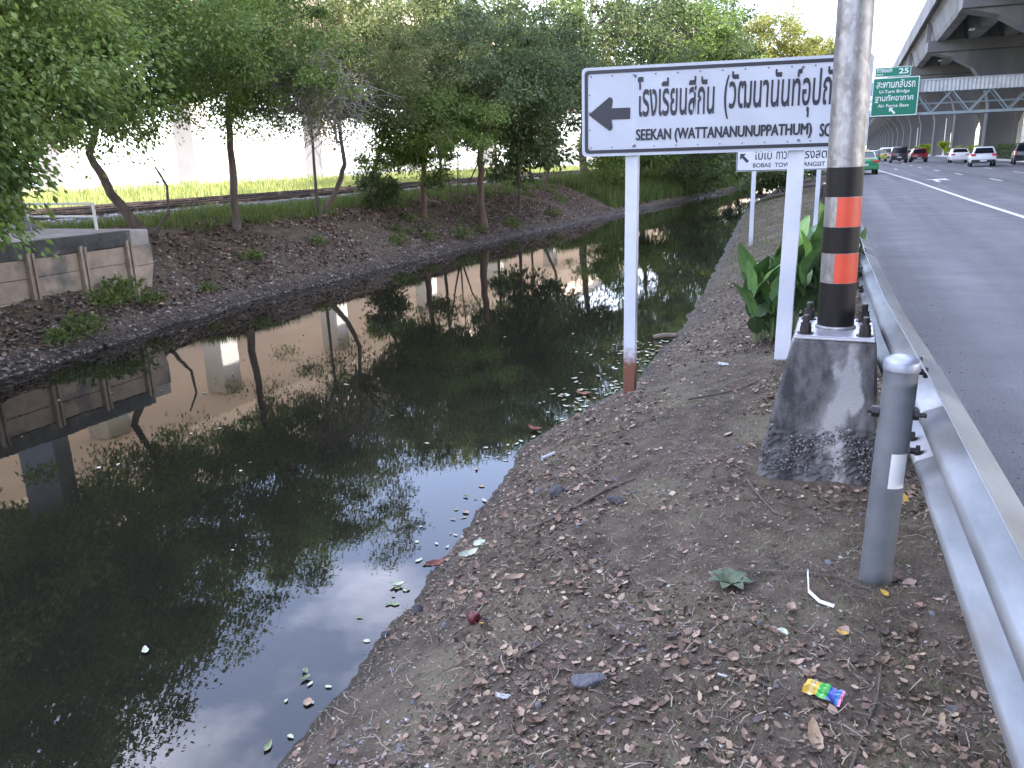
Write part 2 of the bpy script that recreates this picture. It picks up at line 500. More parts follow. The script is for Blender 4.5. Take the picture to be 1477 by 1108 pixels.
# ------------------------------------------------------------------ expressway over the road (right)
M['dark_concrete'] = M['concrete']
M['steel_blue'] = mat('footbridge_steel', (0.20, 0.26, 0.30), (0.28, 0.34, 0.38), 1.2, 0.5, metal=0.2)
M['lamp_white'] = mat('lamp_white', (0.75, 0.75, 0.72), rough=0.4)
ex = empty('elevated_expressway', (16, 114, 0), 0, 'broad concrete expressway viaduct on flared piers above the highway', 'viaduct')
def rel(o, root):
    o.location = Vector(o.location) - Vector(root.location)
    o.parent = root
    return o
rel(MB().box(7.25, 52, -90, 900, 16.2, 16.6).build('deck_slab', M['concrete']), ex)  # unseen right side widened to keep sun off the opposite carriageway
for y0 in range(-90, 900, 30):
    for xa, xb in ((7.0, 7.25), (51.9, 52.2)):
        rel(MB().prism([(xa - 0.06, 15.9), (xb, 15.9), (xb - 0.01, 18.3), (xa, 18.3)], y0 + .02, y0 + 29.98).build('parapet', M['concrete'], bevel=0.03), ex)
rel(MB().prism([(7.3, 16.2), (9.4, 16.2), (9.4, 13.6), (8.5, 13.6), (8.3, 14.0), (7.9, 15.6)], -90, 900).build('edge_girder', M['concrete']), ex)
for i in range(11):
    x = 12.3 + i * 3.6
    rel(MB().prism([(x - 1.1, 16.2), (x + 1.1, 16.2), (x + 0.55, 13.65), (x - 0.55, 13.65)], -90, 900).build('girder', M['concrete']), ex)
pil = [(14.7, 0.1), (17.6, 0.1), (17.6, 6.3), (18.0, 8.4), (19.4, 10.4), (21.6, 11.7), (24.2, 12.45), (7.7, 12.45), (10.4, 11.8), (12.6, 10.5), (14.1, 8.5), (14.7, 6.3)]
pir = [(30.9, 0.1), (33.8, 0.1), (33.8, 6.3), (34.4, 8.4), (36, 10.4), (38, 11.7), (40.4, 12.45), (24.3, 12.45), (27, 11.8), (29, 10.4), (30.4, 8.4), (30.9, 6.3)]
pm = [MB().prism(q, -1.25, 1.25).mesh('pier', M['concrete'], bevel=0.12) for q in (pil, pir)]
cm = MB().prism([(7.6, 12.46), (51.5, 12.46), (51.5, 13.6), (7.6, 13.75)], -1.5, 1.5).mesh('crosshead', M['concrete'], bevel=0.06)
bk = MB().prism([(7.45, 13.76), (8.0, 13.76), (8.0, 15.6), (7.45, 15.9)], -0.35, 0.35).mesh('bracket', M['concrete'])
lm = MB().box(-0.25, 0.25, -0.55, 0.55, -0.12, 0).mesh('deck_lamp', M['lamp_white'], bevel=0.03)
for k in range(-5, 24):
    y = 114 + 33 * k
    for q in pm:
        o = link('pier', q); o.location = (0, y, 0); rel(o, ex)
    o = link('crosshead', cm); o.location = (0, y, 0); rel(o, ex)
    o = link('bracket', bk); o.location = (0, y, 0); rel(o, ex)
    for dy in (-11, 0, 11):
        if y + dy > 20:
            o = link('lamp', lm); o.location = (11.0, y + dy, 13.6 if dy else 12.4); rel(o, ex)

# elevated railway beyond the far bank (left)
er = empty('elevated_railway', (-36, 40, 0.45), 0, 'elevated railway deck on square pillars beyond the canal trees', 'viaduct')
rel(MB().prism([(-45, 11.4), (-27, 11.4), (-27, 10.2), (-28.2, 9.0), (-43.8, 9.0), (-45, 10.2)], -120, 330).build('deck', M['warm_concrete']), er)
for xa in (-45, -27.3):
    rel(MB().box(xa, xa + .3, -120, 330, 11.41, 12.4).build('parapet', M['concrete']), er)
ppm = MB().box(-0.65, 0.65, -0.65, 0.65, 0.4, 8.98).mesh('pillar', M['pale_concrete'], bevel=0.05)
for y in (-24, -4, 12.5, 25.5, 33.2, 44, 57, 71, 87, 105, 125, 150, 180, 215):
    for x in (-31,):
        o = link('pillar', ppm); o.location = (x, y + (x < -40) * 3, 0); rel(o, er)

# ------------------------------------------------------------------ footbridge across the highway and its green signs
fb = empty('footbridge', (0.9, 106, 0), 0, 'steel truss footbridge with corrugated side cladding crossing under the viaduct', 'footbridge')
M['cladding'] = mat('cladding', (0.34, 0.37, 0.42), (0.45, 0.48, 0.52), 0.8, 0.5, metal=0.3)
fx0, fx1 = 0.6, 31.0
for yy_ in (105.6, 107.8):
    rel(MB().bar((fx0, yy_, 5.35), (fx1, yy_, 5.35), 0.22, 0.3).build('bottom_chord', M['steel_blue']), fb)
    rel(MB().bar((fx0, yy_, 7.75), (fx1, yy_, 7.75), 0.2, 0.2).build('top_chord', M['steel_blue']), fb)
    rel(MB().bar((fx0, yy_ + .01, 6.45), (fx1, yy_ + .01, 6.45), 0.07, 0.07).build('hand_rail', M['steel_blue']), fb)
    x = fx0
    up = True
    while x < fx1 - 2:
        a, b_ = (5.45, 7.7) if up else (7.7, 5.45)
        rel(MB().bar((x, yy_, a), (x + 1.85, yy_, b_), 0.13, 0.13).build('brace', M['steel_blue']), fb)
        x += 1.9; up = not up
rel(MB().box(fx0, fx1, 105.75, 107.65, 5.2, 5.32).build('walkway', M['concrete']), fb)
x = fx0
pv = MB()
zig = []
i = 0
while x < fx1:
    zig.append((x, 105.48 if i % 2 else 105.40)); x += 0.2; i += 1
vs = [(a, b_, 7.66) for a, b_ in zig] + [(a, b_, 8.85) for a, b_ in zig]
nn = len(zig)
rel(pv.add(vs, [(i, i + 1, nn + i + 1, nn + i) for i in range(nn - 1)]).build('corrugated_cladding', M['cladding']), fb)
rel(MB().box(fx0 - .2, fx1, 105.35, 108.0, 8.86, 9.0).build('roof', M['cladding']), fb)
for x in (0.75, 20.2):
    for yy_ in (105.9, 107.5):
        rel(MB().box(x - .22, x + .22, yy_ - .2, yy_ + .2, -0.1, 5.19).build('column', M['steel_blue']), fb)

# text helper
def text_mesh(body, m, box, bold=0.0, z=0.0, dup=0.0):
    """flat letters fitted to box (x0, x1, y0, y1) in the local x-y plane; None for a side keeps the proportion"""
    c = bpy.data.curves.new('text', 'FONT')
    c.body = body
    c.offset = bold
    c.resolution_u = 4
    o = bpy.data.objects.new('text', c)
    col.objects.link(o)
    bpy.context.view_layer.update()
    dg = bpy.context.evaluated_depsgraph_get()
    me = bpy.data.meshes.new_from_object(o.evaluated_get(dg))
    bpy.data.objects.remove(o)
    bpy.data.curves.remove(c)
    n_ = len(me.vertices)
    co = np.empty(n_ * 3, dtype=np.float32)
    me.vertices.foreach_get('co', co)
    co = co.reshape(-1, 3)
    mn, mx = co.min(0), co.max(0)
    x0, x1, y0, y1 = box
    sx = (x1 - x0) / (mx[0] - mn[0])
    sy = (y1 - y0) / (mx[1] - mn[1])
    co[:, 0] = x0 + (co[:, 0] - mn[0]) * sx
    co[:, 1] = y0 + (co[:, 1] - mn[1]) * sy
    co[:, 2] = z
    me.vertices.foreach_set('co', co.ravel())
    if dup:
        fs = [tuple(q.vertices) for q in me.polygons]
        vs, ff = [], []
        for c_, (ox, oy) in enumerate(((0, 0), (dup, 0), (dup * .5, dup * .4), (dup * .5, -dup * .4))):
            ff += [tuple(i + len(vs) for i in q) for q in fs]
            vs += [(a + ox, b_ + oy, z + .0004 * c_) for a, b_, _ in co.tolist()]
        me = bpy.data.meshes.new('lettering')
        me.from_pydata(vs, [], ff)
    me.materials.clear()
    me.materials.append(m)
    me.update()
    return me
def rounded(x0, x1, y0, y1, r, n=5):
    pts = []
    for cx, cy, a0 in ((x1 - r, y0 + r, -90), (x1 - r, y1 - r, 0), (x0 + r, y1 - r, 90), (x0 + r, y0 + r, 180)):
        for k in range(n + 1):
            a = rad(a0 + 90 * k / n)
            pts.append((cx + r * math.cos(a), cy + r * math.sin(a)))
    return pts
def ring(outer, inner, z):
    n_ = len(outer)
    b = MB()
    return b.add([(x, y, z) for x, y in outer] + [(x, y, z) for x, y in inner], [(i, (i + 1) % n_, n_ + (i + 1) % n_, n_ + i) for i in range(n_)])

M['green_sign'] = mat('green_sign', (0.0, 0.16, 0.10), (0.0, 0.185, 0.115), 2, 0.4)
M['sign_white_print'] = mat('white_print', (0.72, 0.76, 0.76), rough=0.5)
M['galv'] = mat('galvanised', (0.36, 0.38, 0.40), (0.52, 0.54, 0.56), 7, 0.42, metal=0.75, c3=(0.28, 0.29, 0.30), scale3=3, r3=(0.5, 0.7), bump=0.05)
def sign_root(name, loc, rz, label, cat):
    """local x to the right, y up, z out of the face"""
    o = bpy.data.objects.new(name, None)
    o.empty_display_size = 0.2
    o.rotation_euler = (rad(90), 0, rz)
    o.location = loc
    col.objects.link(o)
    return tag(o, label, cat)
gs = sign_root('road_sign', (1.85, 105.2, 5.22), 0, 'large green direction sign for U-Turn Bridge and Air Force Base', 'road sign')
MB().prism(rounded(0, 4.85, 0, 4.2, .12), -0.06, 0, 'z').build('panel', M['green_sign'], gs)
ring(rounded(.03, 4.82, .03, 4.17, .11), rounded(.12, 4.73, .12, 4.08, .09), .006).build('border', M['sign_white_print'], gs)
for body, bx_, bd in (('สะพานกลับรถ', (.45, 4.4, 3.05, 3.95), .012), ('U-Turn Bridge', (.8, 3.9, 2.4, 2.85), .012), ('ฐานทัพอากาศ', (.4, 4.35, 1.5, 2.35), .012), ('Air Force Base', (.75, 3.95, .98, 1.33), .012)):
    link('lettering', text_mesh(body, M['sign_white_print'], bx_, bd, .008), gs)
def diag_arrow(s, x, y, z):
    # arrow to the upper left, inside a square of side s at (x, y)
    pts = [(0, 1), (.62, 1), (.44, .76), (.98, .22), (.76, 0), (.22, .54), (0, .36)]
    return MB().add([(x + a * s, y + b_ * s, z) for a, b_ in pts], [(0, 6, 5, 2, 1), (5, 4, 3, 2)])
diag_arrow(.72, 1.95, .2, .008).build('arrow', M['sign_white_print'], gs)
gs2 = sign_root('road_sign', (2.0, 105.2, 9.46), 0, 'small green exit panel numbered 25 above the larger green sign', 'road sign')
MB().prism(rounded(0, 3.7, 0, 1.05, .06), -0.06, 0, 'z').build('panel', M['green_sign'], gs2)
ring(rounded(.02, 3.68, .02, 1.03, .06), rounded(.07, 3.63, .07, .98, .05), .006).build('border', M['sign_white_print'], gs2)
link('lettering', text_mesh('ทางออก', M['sign_white_print'], (.2, 1.75, .5, .9), .012, .008), gs2)
link('lettering', text_mesh('EXIT', M['sign_white_print'], (.2, .9, .15, .36), .012, .008), gs2)
link('lettering', text_mesh('25', M['sign_white_print'], (2.45, 3.45, .28, .85), .02, .008), gs2)
for s_ in (0.9, 3.9):
    pass
rel(MB().box(2.9, 3.05, 105.27, 105.36, 5.3, 10.4).build('sign_bracket', M['galv']), fb)
rel(MB().box(5.4, 5.55, 105.27, 105.36, 5.3, 10.4).build('sign_bracket', M['galv']), fb)

# ------------------------------------------------------------------ main white sign
M['white_sign'] = mat('white_sign', (0.40, 0.43, 0.49), (0.45, 0.48, 0.54), 3, 0.5, c3=(0.37, 0.39, 0.43), scale3=1.3, r3=(0.5, 0.7))
M['black_print'] = mat('black_print', (0.018, 0.018, 0.028), rough=0.45)
M['sign_back'] = mat('sign_rim', (0.6, 0.62, 0.66), rough=0.5)
def rust_post_mat(name, z0, z1):
    m = mat(name, (0.46, 0.48, 0.54), (0.52, 0.54, 0.59), 5, 0.5)
    n, l = m.node_tree.nodes, m.node_tree.links
    p = n['Principled BSDF']
    src = p.inputs['Base Color'].links[0].from_socket
    tc = n.new('ShaderNodeTexCoord')
    sx = n.new('ShaderNodeSeparateXYZ')
    l.new(tc.outputs['Object'], sx.inputs['Vector'])
    nz = n.new('ShaderNodeTexNoise'); nz.inputs['Scale'].default_value = 22; nz.inputs['Detail'].default_value = 6
    l.new(tc.outputs['Object'], nz.inputs['Vector'])
    ad = n.new('ShaderNodeMath'); ad.operation = 'MULTIPLY_ADD'; ad.inputs[1].default_value = 0.28
    l.new(nz.outputs['Fac'], ad.inputs[0]); l.new(sx.outputs['Z'], ad.inputs[2])
    mr = n.new('ShaderNodeMapRange'); mr.inputs['From Min'].default_value = z1 + 0.14; mr.inputs['From Max'].default_value = z0 + 0.14
    l.new(ad.outputs['Value'], mr.inputs['Value'])
    mx = n.new('ShaderNodeMixRGB'); mx.inputs['Color2'].default_value = (0.15, 0.055, 0.032, 1)
    l.new(mr.outputs['Result'], mx.inputs['Fac']); l.new(src, mx.inputs['Color1']); l.new(mx.outputs['Color'], p.inputs['Base Color'])
    return m
SA = Vector((-1.965, 6.315, 0)); SB = Vector((0.115, 6.70, 0))
s_ang = math.atan2(SB.y - SA.y, SB.x - SA.x)
SW = (SB - SA).length
s1 = sign_root('direction_sign', (SA.x, SA.y, 1.612), s_ang, 'large white sign with black left arrow to Seekan school on two posts', 'direction sign')
SH = 0.66
MB().prism(rounded(0, SW, 0, SH, .035), -0.012, 0, 'z').build('panel', M['white_sign'], s1)
ring(rounded(.022, SW - .022, .022, SH - .022, .03), rounded(.048, SW - .048, .048, SH - .048, .022), .003).build('border', M['black_print'], s1)
def L(u): return SW * u           # fraction along the board
ayc = 0.315
MB().add([(.052, ayc, .004), (.215, ayc - .125, .004), (.232, ayc - .118, .004), (.24, ayc - .1, .004), (.232, ayc - .042, .004), (.375, ayc - .042, .004),
          (.375, ayc + .042, .004), (.232, ayc + .042, .004), (.24, ayc + .1, .004), (.232, ayc + .118, .004), (.215, ayc + .125, .004)],
         [(0, 1, 2, 3, 4, 7, 8, 9, 10), (4, 5, 6, 7)]).build('arrow', M['black_print'], s1)
link('lettering', text_mesh('โรงเรียนสีกัน', M['black_print'], (.43, 1.005, .285, .575), .016, .004), s1)
link('lettering', text_mesh('(วัฒนานันท์อุปถัมภ์)', M['black_print'], (1.075, 2.03, .235, .585), .016, .004), s1)
link('lettering', text_mesh('SEEKAN (WATTANANUNUPPATHUM)', M['black_print'], (.42, 1.714, .087, .193), .0, .004, .007), s1)
link('lettering', text_mesh('SCHOOL', M['black_print'], (1.775, 2.05, .095, .185), .0, .004, .007), s1)
M['rivet'] = mat('rivet', (0.16, 0.16, 0.18), rough=0.5, metal=0.5)
rv = MB().lathe([(.006, 0), (.006, .003), (.003, .005)], n=10).mesh('rivet', M['rivet'])
rv2 = MB().lathe([(.011, 0), (.011, .004), (.006, .008)], n=12).mesh('bolt', M['rivet'])
for yv in (.066, SH - .066):
    for k in range(13):
        o = link('rivet', rv, s1); o.location = (.07 + k * (SW - .14) / 12, yv, .001)
    for xv in (.41, 1.63):
        o = link('bolt', rv2, s1); o.location = (xv, yv - (0.008 if yv > .3 else -.008), .001)
for yv in (.2, .33, .46):
    o = link('rivet', rv, s1); o.location = (.06, yv, .001)
# seam of the two sheets
MB().box(.398, .4, .05, SH - .05, .0005, .0012).build('seam', M['sign_back'], s1)
def post_obj(name, root, base, top, w, m):
    b = MB()
    b.bar((0, 0, 0), Vector(top) - Vector(base), w, w * .75)
    o = b.build(name, m, bevel=0.004)
    inv = root.matrix_world.inverted() if False else None
    o.location = base
    return o
bpy.context.view_layer.update()
def parent_keep(o, root):
    bpy.context.view_layer.update()
    o.parent = root
    o.matrix_parent_inverse = root.matrix_world.inverted()
    return o
pa = SA.lerp(SB, 0.186); pb = SA.lerp(SB, 0.775)
off = Vector((-math.sin(s_ang), math.cos(s_ang), 0)) * 0.075
parent_keep(post_obj('post', s1, Vector((-1.585, 6.42, -0.55)), (pa.x + off.x, pa.y + off.y, 2.2), .098, rust_post_mat('rusty_post', .44, .62)), s1)
parent_keep(post_obj('post', s1, Vector((-0.385, 6.66, -0.25)), (pb.x + off.x, pb.y + off.y, 2.2), .118, rust_post_mat('white_post', -.6, -.4)), s1)

# ------------------------------------------------------------------ second sign
s2 = sign_root('direction_sign', (-2.2, 18.0, 1.235), rad(4), 'smaller white sign reading Bobae Tower Rangsit, standing farther along the canal', 'direction sign')
W2, H2 = 1.92, .50
MB().prism(rounded(0, W2, 0, H2, .02), -0.012, 0, 'z').build('panel', mat('white_sign_panel', (0.52, 0.54, 0.58), (0.57, 0.59, 0.62), 3, .5), s2)
ring(rounded(.008, W2 - .008, .008, H2 - .008, .02), rounded(.024, W2 - .024, .024, H2 - .024, .015), .003).build('border', M['black_print'], s2)
diag_arrow(.19, .07, .17, .004).build('arrow', M['black_print'], s2)
link('lettering', text_mesh('โบ๊เบ๊', M['black_print'], (.36, .72, .23, .44), .012, .004), s2)
link('lettering', text_mesh('ทาวเวอร์', M['black_print'], (.80, 1.28, .23, .44), .012, .004), s2)
link('lettering', text_mesh('รังสิต', M['black_print'], (1.36, 1.78, .23, .44), .012, .004), s2)
link('lettering', text_mesh('BOBAE  TOWER  RANGSIT', M['black_print'], (.34, 1.76, .075, .165), .014, .004), s2)
for bx_, bz_, zz_ in ((-1.83, -.45, .3), (-.55, -.3, -.3)):
    parent_keep(post_obj('post', s2, Vector((bx_, 18.06 + (bx_ + 1.83) * .07, bz_)), (bx_ - .005, 18.06 + (bx_ + 1.83) * .07, 1.7), .085, rust_post_mat('sign_post', -.1 if bx_ < -1 else -.6, .35 if bx_ < -1 else -.5)), s2)

# ------------------------------------------------------------------ lamp pole and foundation
M['pole_steel'] = mat('pole_steel', (0.17, 0.165, 0.165), (0.30, 0.295, 0.295), 16, 0.42, metal=0.7, c3=(0.34, 0.335, 0.335), scale3=30, r3=(0.50, 0.68), stretch=(1, 1, 0.6), bump=0.05)
M['black_tape'] = mat('black_tape', (0.007, 0.006, 0.006), (0.012, 0.010, 0.010), 9, 0.45, stretch=(1, 1, .2), spec=.25)
M['orange_tape'] = mat('orange_tape', (0.50, 0.052, 0.024), (0.56, 0.066, 0.032), 10, 0.35)
M['bolt_dark'] = mat('dark_bolt', (0.022, 0.02, 0.022), (0.05, 0.045, 0.04), 40, 0.5, metal=0.5)
PX, PY = 0.0, 4.62
lean = (-0.016, 0.0)
def pole_pt(z): return (PX + lean[0] * (z - .66), PY, z)
def pole_r(z): return 0.0935 - 0.0045 * (z - .66)
lp = empty('lamp_pole', (PX, PY, .66), 0, 'tall galvanised lamp pole with black and orange bands on a concrete block', 'lamp pole')
def pole_seg(name, z0, z1, m, dr=0.0, a0=None, a1=None, n=40):
    b = MB()
    if a0 is None:
        b.tube([Vector(pole_pt(z)) - Vector((PX, PY, .66)) for z in np.linspace(z0, z1, 4)], [pole_r(z) + dr for z in np.linspace(z0, z1, 4)], n=n)
    else:
        vs, k = [], 16
        for z in (z0, z1):
            c = Vector(pole_pt(z)) - Vector((PX, PY, .66))
            for i in range(k + 1):
                a = a0 + (a1 - a0) * i / k
                vs.append((c.x + math.cos(a) * (pole_r(z) + dr), c.y + math.sin(a) * (pole_r(z) + dr), c.z))
        b.add(vs, [(i, i + 1, k + 2 + i, k + 1 + i) for i in range(k)])
    return b.build(name, m, lp, smooth=True)
pole_seg('shaft', .672, 9.0, M['pole_steel'])
pole_seg('black_band', .69, .923, M['black_tape'], .0012)
pole_seg('orange_band', .925, 1.079, M['orange_tape'], .0012, rad(-105), rad(75))
pole_seg('black_band', 1.081, 1.216, M['black_tape'], .0012)
pole_seg('orange_band', 1.218, 1.368, M['orange_tape'], .0012, rad(-108), rad(72))
pole_seg('black_band', 1.370, 1.518, M['black_tape'], .0012)
ptop = Vector(pole_pt(9.0)) - Vector((PX, PY, .66))
MB().tube([ptop, ptop + Vector((.6, 0, .5)), ptop + Vector((1.6, 0, .75)), ptop + Vector((2.6, 0, .85))], [.06, .05, .045, .04], n=14).build('arm', M['pole_steel'], lp, smooth=True)
MB().prism([(2.5, 8.34 + .78), (3.2, 8.34 + .84), (3.2, 8.34 + .94), (2.8, 8.34 + 1.0), (2.5, 8.34 + .95)], -.13, .13).build('lantern', M['lamp_white'], lp, bevel=.02)
M['plate'] = mat('base_plate_steel', (0.28, 0.28, 0.31), (0.38, 0.38, 0.41), 9, 0.4, metal=0.5)
MB().box(-.19, .19, -.26, .26, 0.0, .014).build('base_plate', M['plate'], lp, bevel=.003)
MB().lathe([(.104, .0145), (.104, .022), (.0945, .03)], n=32).build('weld_collar', M['pole_steel'], lp)
for sx in (-1, 1):
    for sy in (-1, 1):
        x, y = sx * .145, sy * .2
        bo = MB().lathe([(.018, .014), (.018, .105), (.014, .112)], (x, y, 0), n=14).build('anchor_bolt', M['bolt_dark'], lp)
        MB().lathe([(.029, .02), (.029, .05)], (x, y, 0), n=6).lathe([(.026, .05), (.026, .072)], (x, y, 0), n=6).build('nut', M['bolt_dark'], bo)
        MB().lathe([(.042, .0145), (.042, .02)], (x, y, 0), n=18).build('washer', M['bolt_dark'], bo)

# foundation: tapered block with a crumbling foot
m = mat('stained_concrete', (0.026, 0.025, 0.026), (0.115, 0.110, 0.110), 3.4, 0.95, bump=0.35, bscale=80, stretch=(2.2, 2.2, 0.5), contrast=(0.40, 0.62), c3=(0.21, 0.205, 0.20), scale3=3.1, r3=(0.57, 0.63), detail=9)
M['found'] = m
fo = empty('concrete_foundation', (0, 4.62, 0), 0, 'stained tapered concrete block carrying the banded lamp pole', 'foundation')
NZ, NP = 64, 112
vs, fs = [], []
rs_ = np.random.RandomState(4)
for i in range(NZ + 1):
    t = i / NZ
    z = -0.35 + (0.66 + 0.35) * t
    k = max(0.0, (z + .05) / .71)
    x0 = -0.335 + (0.335 - 0.205) * k - (0.0 if z > -.05 else 0); x1 = 0.262 + (0.20 - 0.262) * k
    y0 = 4.02 + (4.33 - 4.02) * k; y1 = 5.16 + (4.90 - 5.16) * k
    for j in range(NP):
        s = 4.0 * j / NP
        q = int(s); f = s - q
        px, py = [(x0 + (x1 - x0) * f, y0), (x1, y0 + (y1 - y0) * f), (x1 + (x0 - x1) * f, y1), (x0, y1 + (y0 - y1) * f)][q]
        cx, cy = (x0 + x1) / 2, (y0 + y1) / 2
        crumble = float(np.clip((0.24 + 0.09 * float(vnoise(px * 7, py * 7, 31)) - z) / 0.03, 0, 1))
        d = (0.009 * float(vnoise(px * 30 + z * 11, z * 34 + py * 19, 21)) + .02 * float(vnoise(px * 8 + py * 6, z * 9, 22))) * (0.06 + crumble)
        d += crumble * (0.018 * rs_.rand() - 0.022) + (0.0012 * (rs_.rand() - .5))
        dx, dy = px - cx, py - cy
        ln = math.hypot(dx, dy)
        rr = 1 + d / ln
        if i == NZ: rr *= 0.965
        if f == 0: rr *= .975
        vs.append((cx + dx * rr, cy + dy * rr - 4.62, z))
for i in range(NZ):
    for j in range(NP):
        q = (j + 1) % NP
        fs.append((i * NP + j, i * NP + q, (i + 1) * NP + q, (i + 1) * NP + j))
fs.append(tuple(NZ * NP + j for j in range(NP)))
MB().add(vs, fs).build('block', M['found'], fo)
def aggregate():
    rs = np.random.RandomState(3)
    n = 1700
    z = .02 + .24 * rs.rand(n); u = rs.rand(n)
    keep = (vnoise(u * 9, z * 12, 15) + .25 > np.abs(z - .12) * 2.2)
    z, u = z[keep], u[keep]
    k = (z + .05) / .71
    x = -.335 + .13 * k + u * (.597 - .192 * k); y = 4.026 + .31 * k - 4.62
    side = rs.rand(len(z)) < .3
    x = np.where(side, -.335 + .13 * k, x); y = np.where(side, y + u * 1.0, y)
    o = pebbles_part(np.column_stack([x, y, z]), .004 + .006 * rs.rand(len(z)) ** 1.5)
    return o
AGG_ROOT = fo
MB().prism([(-.197, -.285), (.192, -.29), (.196, .28), (-.2, .275)], .6605, .667, 'z').build('grout_cap', mat('grout', (0.30, 0.29, 0.29), (0.4, 0.39, 0.39), 12, .9, bump=.4), fo)
# ------------------------------------------------------------------ guardrail
gr = empty('guardrail', (0.3, 3.08, 0), 0, 'galvanised W-beam guardrail on round posts along the road edge', 'guardrail')
M['beam'] = mat('guardrail_zinc', (0.20, 0.212, 0.225), (0.33, 0.345, 0.36), 5, 0.46, metal=0.55, c3=(0.19, 0.175, 0.16), scale3=4.5, r3=(0.52, 0.75), stretch=(1, .35, 1), bump=0.10, bscale=4)
M['post_zinc'] = mat('post_zinc', (0.13, 0.142, 0.16), (0.19, 0.202, 0.22), 4, 0.5, metal=0.45, c3=(0.085, 0.09, 0.10), scale3=2.3, r3=(0.5, 0.6))
M['cap_zinc'] = mat('cap_zinc', (0.26, 0.28, 0.33), rough=0.4, metal=0.6)
M['reflector'] = mat('reflector', (0.62, 0.62, 0.60), (0.7, 0.7, 0.68), 20, 0.4)
prof0 = [(-.004, .448), (.006, .462), (.074, .492), (.082, .505), (.082, .535), (.074, .548), (.008, .578), (0, .59), (0, .612), (.008, .624), (.074, .654), (.082, .667), (.082, .697), (.074, .71), (.006, .742), (-.004, .757)]
prof0 = [(a * 1.2, .42 + (z - .448) * 1.23) for a, z in prof0]
def wbeam(y0, y1, n, dx=0.0):
    vs, fs = [], []
    k = len(prof0)
    for i in range(n + 1):
        y = y0 + (y1 - y0) * i / n
        for x, z in prof0:
            vs.append((float(rail_x(y)) + x - .09 + dx, y, z))
    for i in range(n):
        for j in range(k - 1):
            fs.append((i * k + j, i * k + j + 1, (i + 1) * k + j + 1, (i + 1) * k + j))
    return MB().add(vs, fs)
ends = [-4.75, -0.75, 3.25, 7.25, 11.25, 15.25, 19.25, 23.25, 27.25, 31.25, 35.25, 39.25, 43.25, 47.25, 51.25, 55.25]
for i in range(len(ends) - 1):
    o = rel(wbeam(ends[i], ends[i + 1] + .32, 8, 0.0035 if i % 2 else 0.0).build('beam', M['beam'], smooth=True, sharp=50), gr)
    md_ = o.modifiers.new('thickness', 'SOLIDIFY'); md_.thickness = .003; md_.offset = 0
bolt_m = MB().lathe([(.024, 0), (.024, -.014), (.013, -.016), (.013, -.036)], n=6, axis='x').mesh('splice_bolt', M['bolt_dark'])
slot_m = MB().lathe([(.016, 0), (.013, .006), (.005, .008)], n=12, axis='x').mesh('bolt_head', M['bolt_dark'])
for e_ in ends[1:7]:
    for dy, z in ((.07, .453), (.24, .453), (.07, .61), (.24, .61), (.07, .775), (.24, .775)):
        o = rel(link('splice_bolt', bolt_m), gr)
        xo = {.453: .022, .61: -.004, .775: .018}[z]
        o.location = Vector((float(rail_x(e_ + dy)) - .09 + xo, e_ + dy, z)) - Vector(gr.location)
post_m = MB().lathe([(.058, -.35), (.058, .855)], n=32).mesh('post', M['post_zinc'], smooth=True)
cap_m = MB().lathe([(.062, .84), (.062, .868), (.057, .878), (.036, .888), (.01, .892)], n=32).mesh('cap', M['cap_zinc'], smooth=True, sharp=60)
refl = MB(); kk = 8; vs = []
for z in (.40, .535):
    for i in range(kk + 1):
        a = rad(-92 + 62 * i / kk)
        vs.append((math.cos(a) * .0592, math.sin(a) * .0592, z))
refl_m = refl.add(vs, [(i, i + 1, kk + 2 + i, kk + 1 + i) for i in range(kk)]).mesh('reflector', M['reflector'], smooth=True)
rod_m = MB().tube([(-.098, 0, .675), (.10, 0, .675)], .009, 8).lathe([(.022, -.082), (.022, -.056)], (0, 0, .675), n=6, axis='x').lathe([(.02, .058), (.02, .075)], (0, 0, .675), n=10, axis='x').mesh('through_bolt', M['bolt_dark'])
for i in range(15):
    y = 3.08 + 4.0 * (i - 1)
    px = float(rail_x(y)) - .09 - .115
    p_ = link('post', post_m); p_.location = (px, y, 0.0)
    p_.rotation_euler = (0, rad(1.0 if i == 1 else .5), 0)
    rel(p_, gr)
    link('cap', cap_m, p_); link('through_bolt', rod_m, p_)
    if i < 6: link('reflector', refl_m, p_)

# second lamp pole farther along
lp2 = empty('lamp_pole', (-0.45, 25.6, 0), 0, 'distant lamp pole with orange bands behind the canna plants', 'lamp pole')
MB().tube([(0, 0, .7), (-.1, 0, 9)], [.1, .07], 20).build('shaft', M['pole_steel'], lp2, smooth=True)
for z0, z1, m_ in ((.72, 1.06, 'black_tape'), (1.06, 1.24, 'orange_tape'), (1.24, 1.4, 'black_tape'), (1.4, 1.58, 'orange_tape'), (1.58, 1.75, 'black_tape')):
    MB().tube([(-.012 * (z0 - .7), 0, z0), (-.012 * (z1 - .7), 0, z1 - .004)], [.1025, .1015], 20).build('band', M[m_], lp2, smooth=True)
MB().box(-.18, .18, -.22, .22, .688, .7).build('base_plate', M['plate'], lp2)
fo2 = tag(MB().prism([(-.33, -.3), (.33, -.3), (.22, .685), (-.22, .685)], -.4, .4).build('concrete_foundation', M['found'], bevel=.02), 'distant grey concrete block under the second banded lamp pole', 'foundation')
fo2.location = (-0.45, 25.6, 0)

